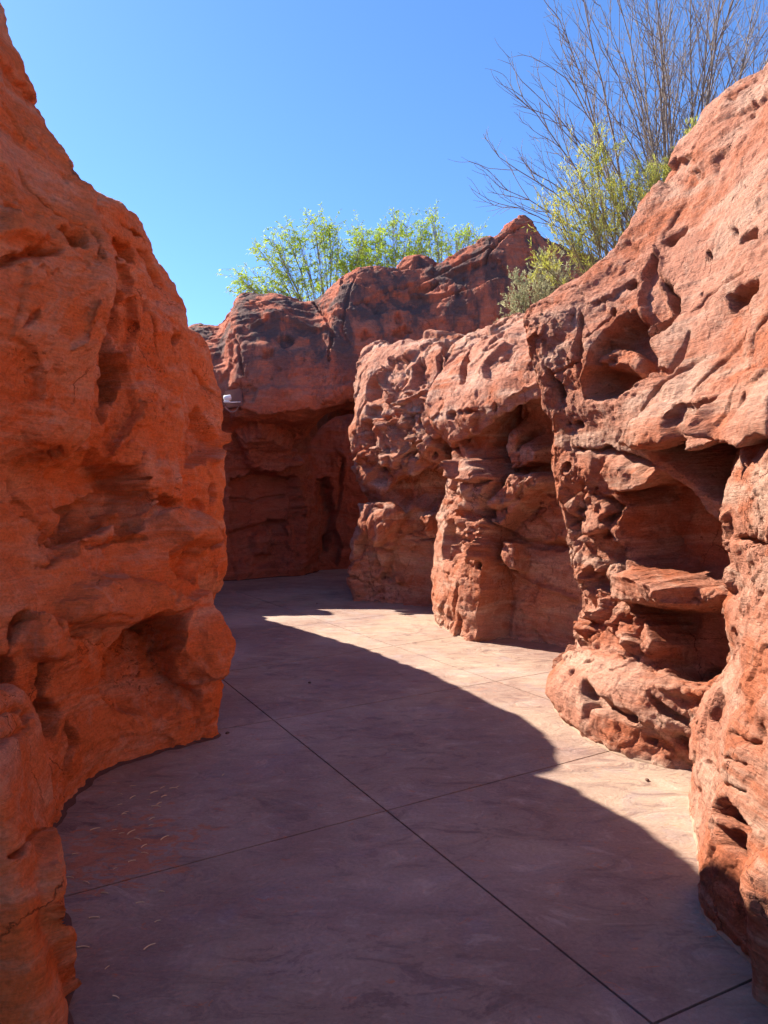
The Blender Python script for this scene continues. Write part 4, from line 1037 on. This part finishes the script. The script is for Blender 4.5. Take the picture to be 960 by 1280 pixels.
for lab, (u, Y), cl in TREES:
    clump_shrub("feathery_tree", lab, np.array([*P(u, 500, Y)[:2], 0.0]), cl, (Y - .7, Y + .7), M_LF_TREE, M_BARK, 11 if u < 550 else 9, .10, .024, 18 if u < 550 else 13, up=.35, cat="tree", group="trees beyond the back wall",
                stem_r=.022, droop=.55, trunk=4.2, twl=(.15, .4), part="limbs")

# ------------------------------------------------------------------ camera unit on the back wall
M_WHITE = plain_mat("white_plastic", (.78, .77, .74), .45, .05)
M_BOX = plain_mat("painted_box", (.17, .075, .06), .85, .2, 10)
M_LENS = plain_mat("dark_lens", (.01, .01, .012), .12, .05)
def bevel_box(c, s, bev=.006, rot=None):
    bm = bmesh.new(); bmesh.ops.create_cube(bm, size=1)
    for v in bm.verts: v.co = Vector((v.co.x * s[0], v.co.y * s[1], v.co.z * s[2]))
    bmesh.ops.bevel(bm, geom=bm.edges[:], offset=bev, segments=2, affect='EDGES')
    if rot: bmesh.ops.rotate(bm, verts=bm.verts, cent=(0, 0, 0), matrix=rot)
    bmesh.ops.translate(bm, verts=bm.verts, vec=Vector(c))
    V = [v.co[:] for v in bm.verts]; Fc = [[q.index for q in f.verts] for f in bm.faces]; bm.free()
    return V, Fc
def lathe(prof, axis_mat, n=20):
    V = []; Fc = []
    for (a, r_) in prof:
        for i in range(n):
            th = 2 * math.pi * i / n
            V.append((axis_mat @ Vector((r_ * math.cos(th), r_ * math.sin(th), a)))[:])
    for j in range(len(prof) - 1):
        for i in range(n):
            i2 = (i + 1) % n; Fc.append((j * n + i, j * n + i2, (j + 1) * n + i2, (j + 1) * n + i))
    return V, Fc
from mathutils import Matrix
wp = BK.at(294, 499)
o0 = np.array([wp[0], wp[1] - .07, wp[2]])
cu = tag(empty("security_camera", o0), "small white security camera on a reddish box fixed to the back wall overhang", "camera")
px = o0[1] / F
V, Fc = bevel_box((0, 0, 0), (.27, .16, .29), .012, Matrix.Rotation(math.radians(-8), 3, 'Y')); mesh_obj("mounting_box", V, Fc, M_BOX, parent=cu, smooth=False)
cp = Vector((-6.0 * px, -.20, -1.0 * px))
aim = Matrix.Translation(cp) @ Matrix.Rotation(math.radians(78), 4, 'Y') @ Matrix.Rotation(math.radians(-25), 4, 'X')
V, Fc = lathe([(-.055, .0), (-.053, .03), (-.045, .042), (.05, .045), (.058, .042), (.058, .030), (.05, .028)], aim); hs = mesh_obj("housing", V, Fc, M_WHITE, parent=cu)
V, Fc = lathe([(.046, .033), (.052, .030), (.056, .018), (.058, 0)], aim); mesh_obj("lens", V, Fc, M_LENS, parent=hs)
V, Fc = bevel_box(tuple(cp + Vector((0, 0, -.065))), (.10, .09, .03), .008); mesh_obj("foot_plate", V, Fc, M_WHITE, parent=cu, smooth=False)
tb_ = Tubes(); b0 = np.array(cp) + np.array([.03, 0, -.072])
tb_.add(np.array([b0, b0 + [.06, 0, 0], b0 + [.12, .02, .005], b0 + [.15, .10, .02], b0 + [.16, .16, .03]]), .010, .009, 8); tb_.obj("bracket", M_WHITE, cu, (0, 0, 0))
tb_ = Tubes(); k0 = np.array([-.15, -.05, -.13]); k1 = np.array([.08, -.07, -.13]); tb_.add(bez(k0, (k0 + k1) / 2 + np.array([.03, -.02, -.19]), k1, 16), .006, .006, 6); tb_.obj("cable", plain_mat("cable", (.32, .22, .19), .7), cu, (0, 0, 0))

# ------------------------------------------------------------------ bits lying on the path
M_STRAW = plain_mat("dry_straw", (.70, .52, .30), .8, .2)
M_CHIP = plain_mat("dark_chip", (.10, .05, .035), .9, .3)
straw_px = [(143,979),(166,983),(151,993),(166,997),(157,1016),(150,1006),(186,1000),(195,1009),(190,1024),(203,985),(217,986),(205,996),(222,984),(119,1037),(143,1038),(152,1042),(164,1041),(189,1032),(180,1058),(206,1048),(94,1068),(165,1077),(181,1067),(144,1086),(108,1104),(86,1098),(155,1018),(279,969),(175,1129),(197,1152),(118,1148),(104,1185),(134,1210),(145,1247),(187,1184),(202,1115),(131,1117),(172,1050),(199,1005),(193,991)]
def straw_mesh(bend, L):
    t = Tubes(); t.add(bez(np.array([-L / 2, 0, .003]), np.array([0, bend, .007]), np.array([L / 2, 0, .003]), 7), .0026, .0016, 5)
    return t
protos = []
for bnd, L in ((.003, .036), (.007, .044), (.001, .028)):
    o = straw_mesh(bnd, L).obj("straw", M_STRAW, None, (0, 0, 0)); protos.append(o)
rs = random.Random(4)
for i, (u, v) in enumerate(straw_px):
    o = protos[i] if i < 3 else protos[i % 3].copy()
    if i >= 3: COL.objects.link(o)
    o.location = gp(u, v); o.rotation_euler = (0, 0, rs.uniform(-.6, 1.3)); o.scale = (rs.uniform(.6, 1.2),) * 3
    tag(o, "pale dry bit of straw lying on the shaded path near the left wall", "straw", "dry straw scattered on the path")
chip0 = None
for i, (u, v, lab) in enumerate([(722, 908, "dark stone chip on the path against the foot of the tallest right-hand formation"), (809, 976, "dark stone chip in the sunlit part of the path, below the tallest right-hand formation"),
                                 (387, 854, "tiny dark chip on the shaded path, past the near joint crossing"), (284, 917, "tiny dark chip by the foot of the undercut left wall"), (396, 755, "tiny dark chip at the far tip of the sunlit patch on the path")]):
    if chip0 is None:
        chip0 = blob("stone_chip", np.array(gp(u, v)), (.014, .010, .008), M_CHIP, 5, .6); o = chip0
    else:
        o = chip0.copy(); COL.objects.link(o)
    o.location = gp(u, v); o.rotation_euler = (0, 0, i * 1.3)
    tag(o, lab, "stone chip", "stone chips on the path")
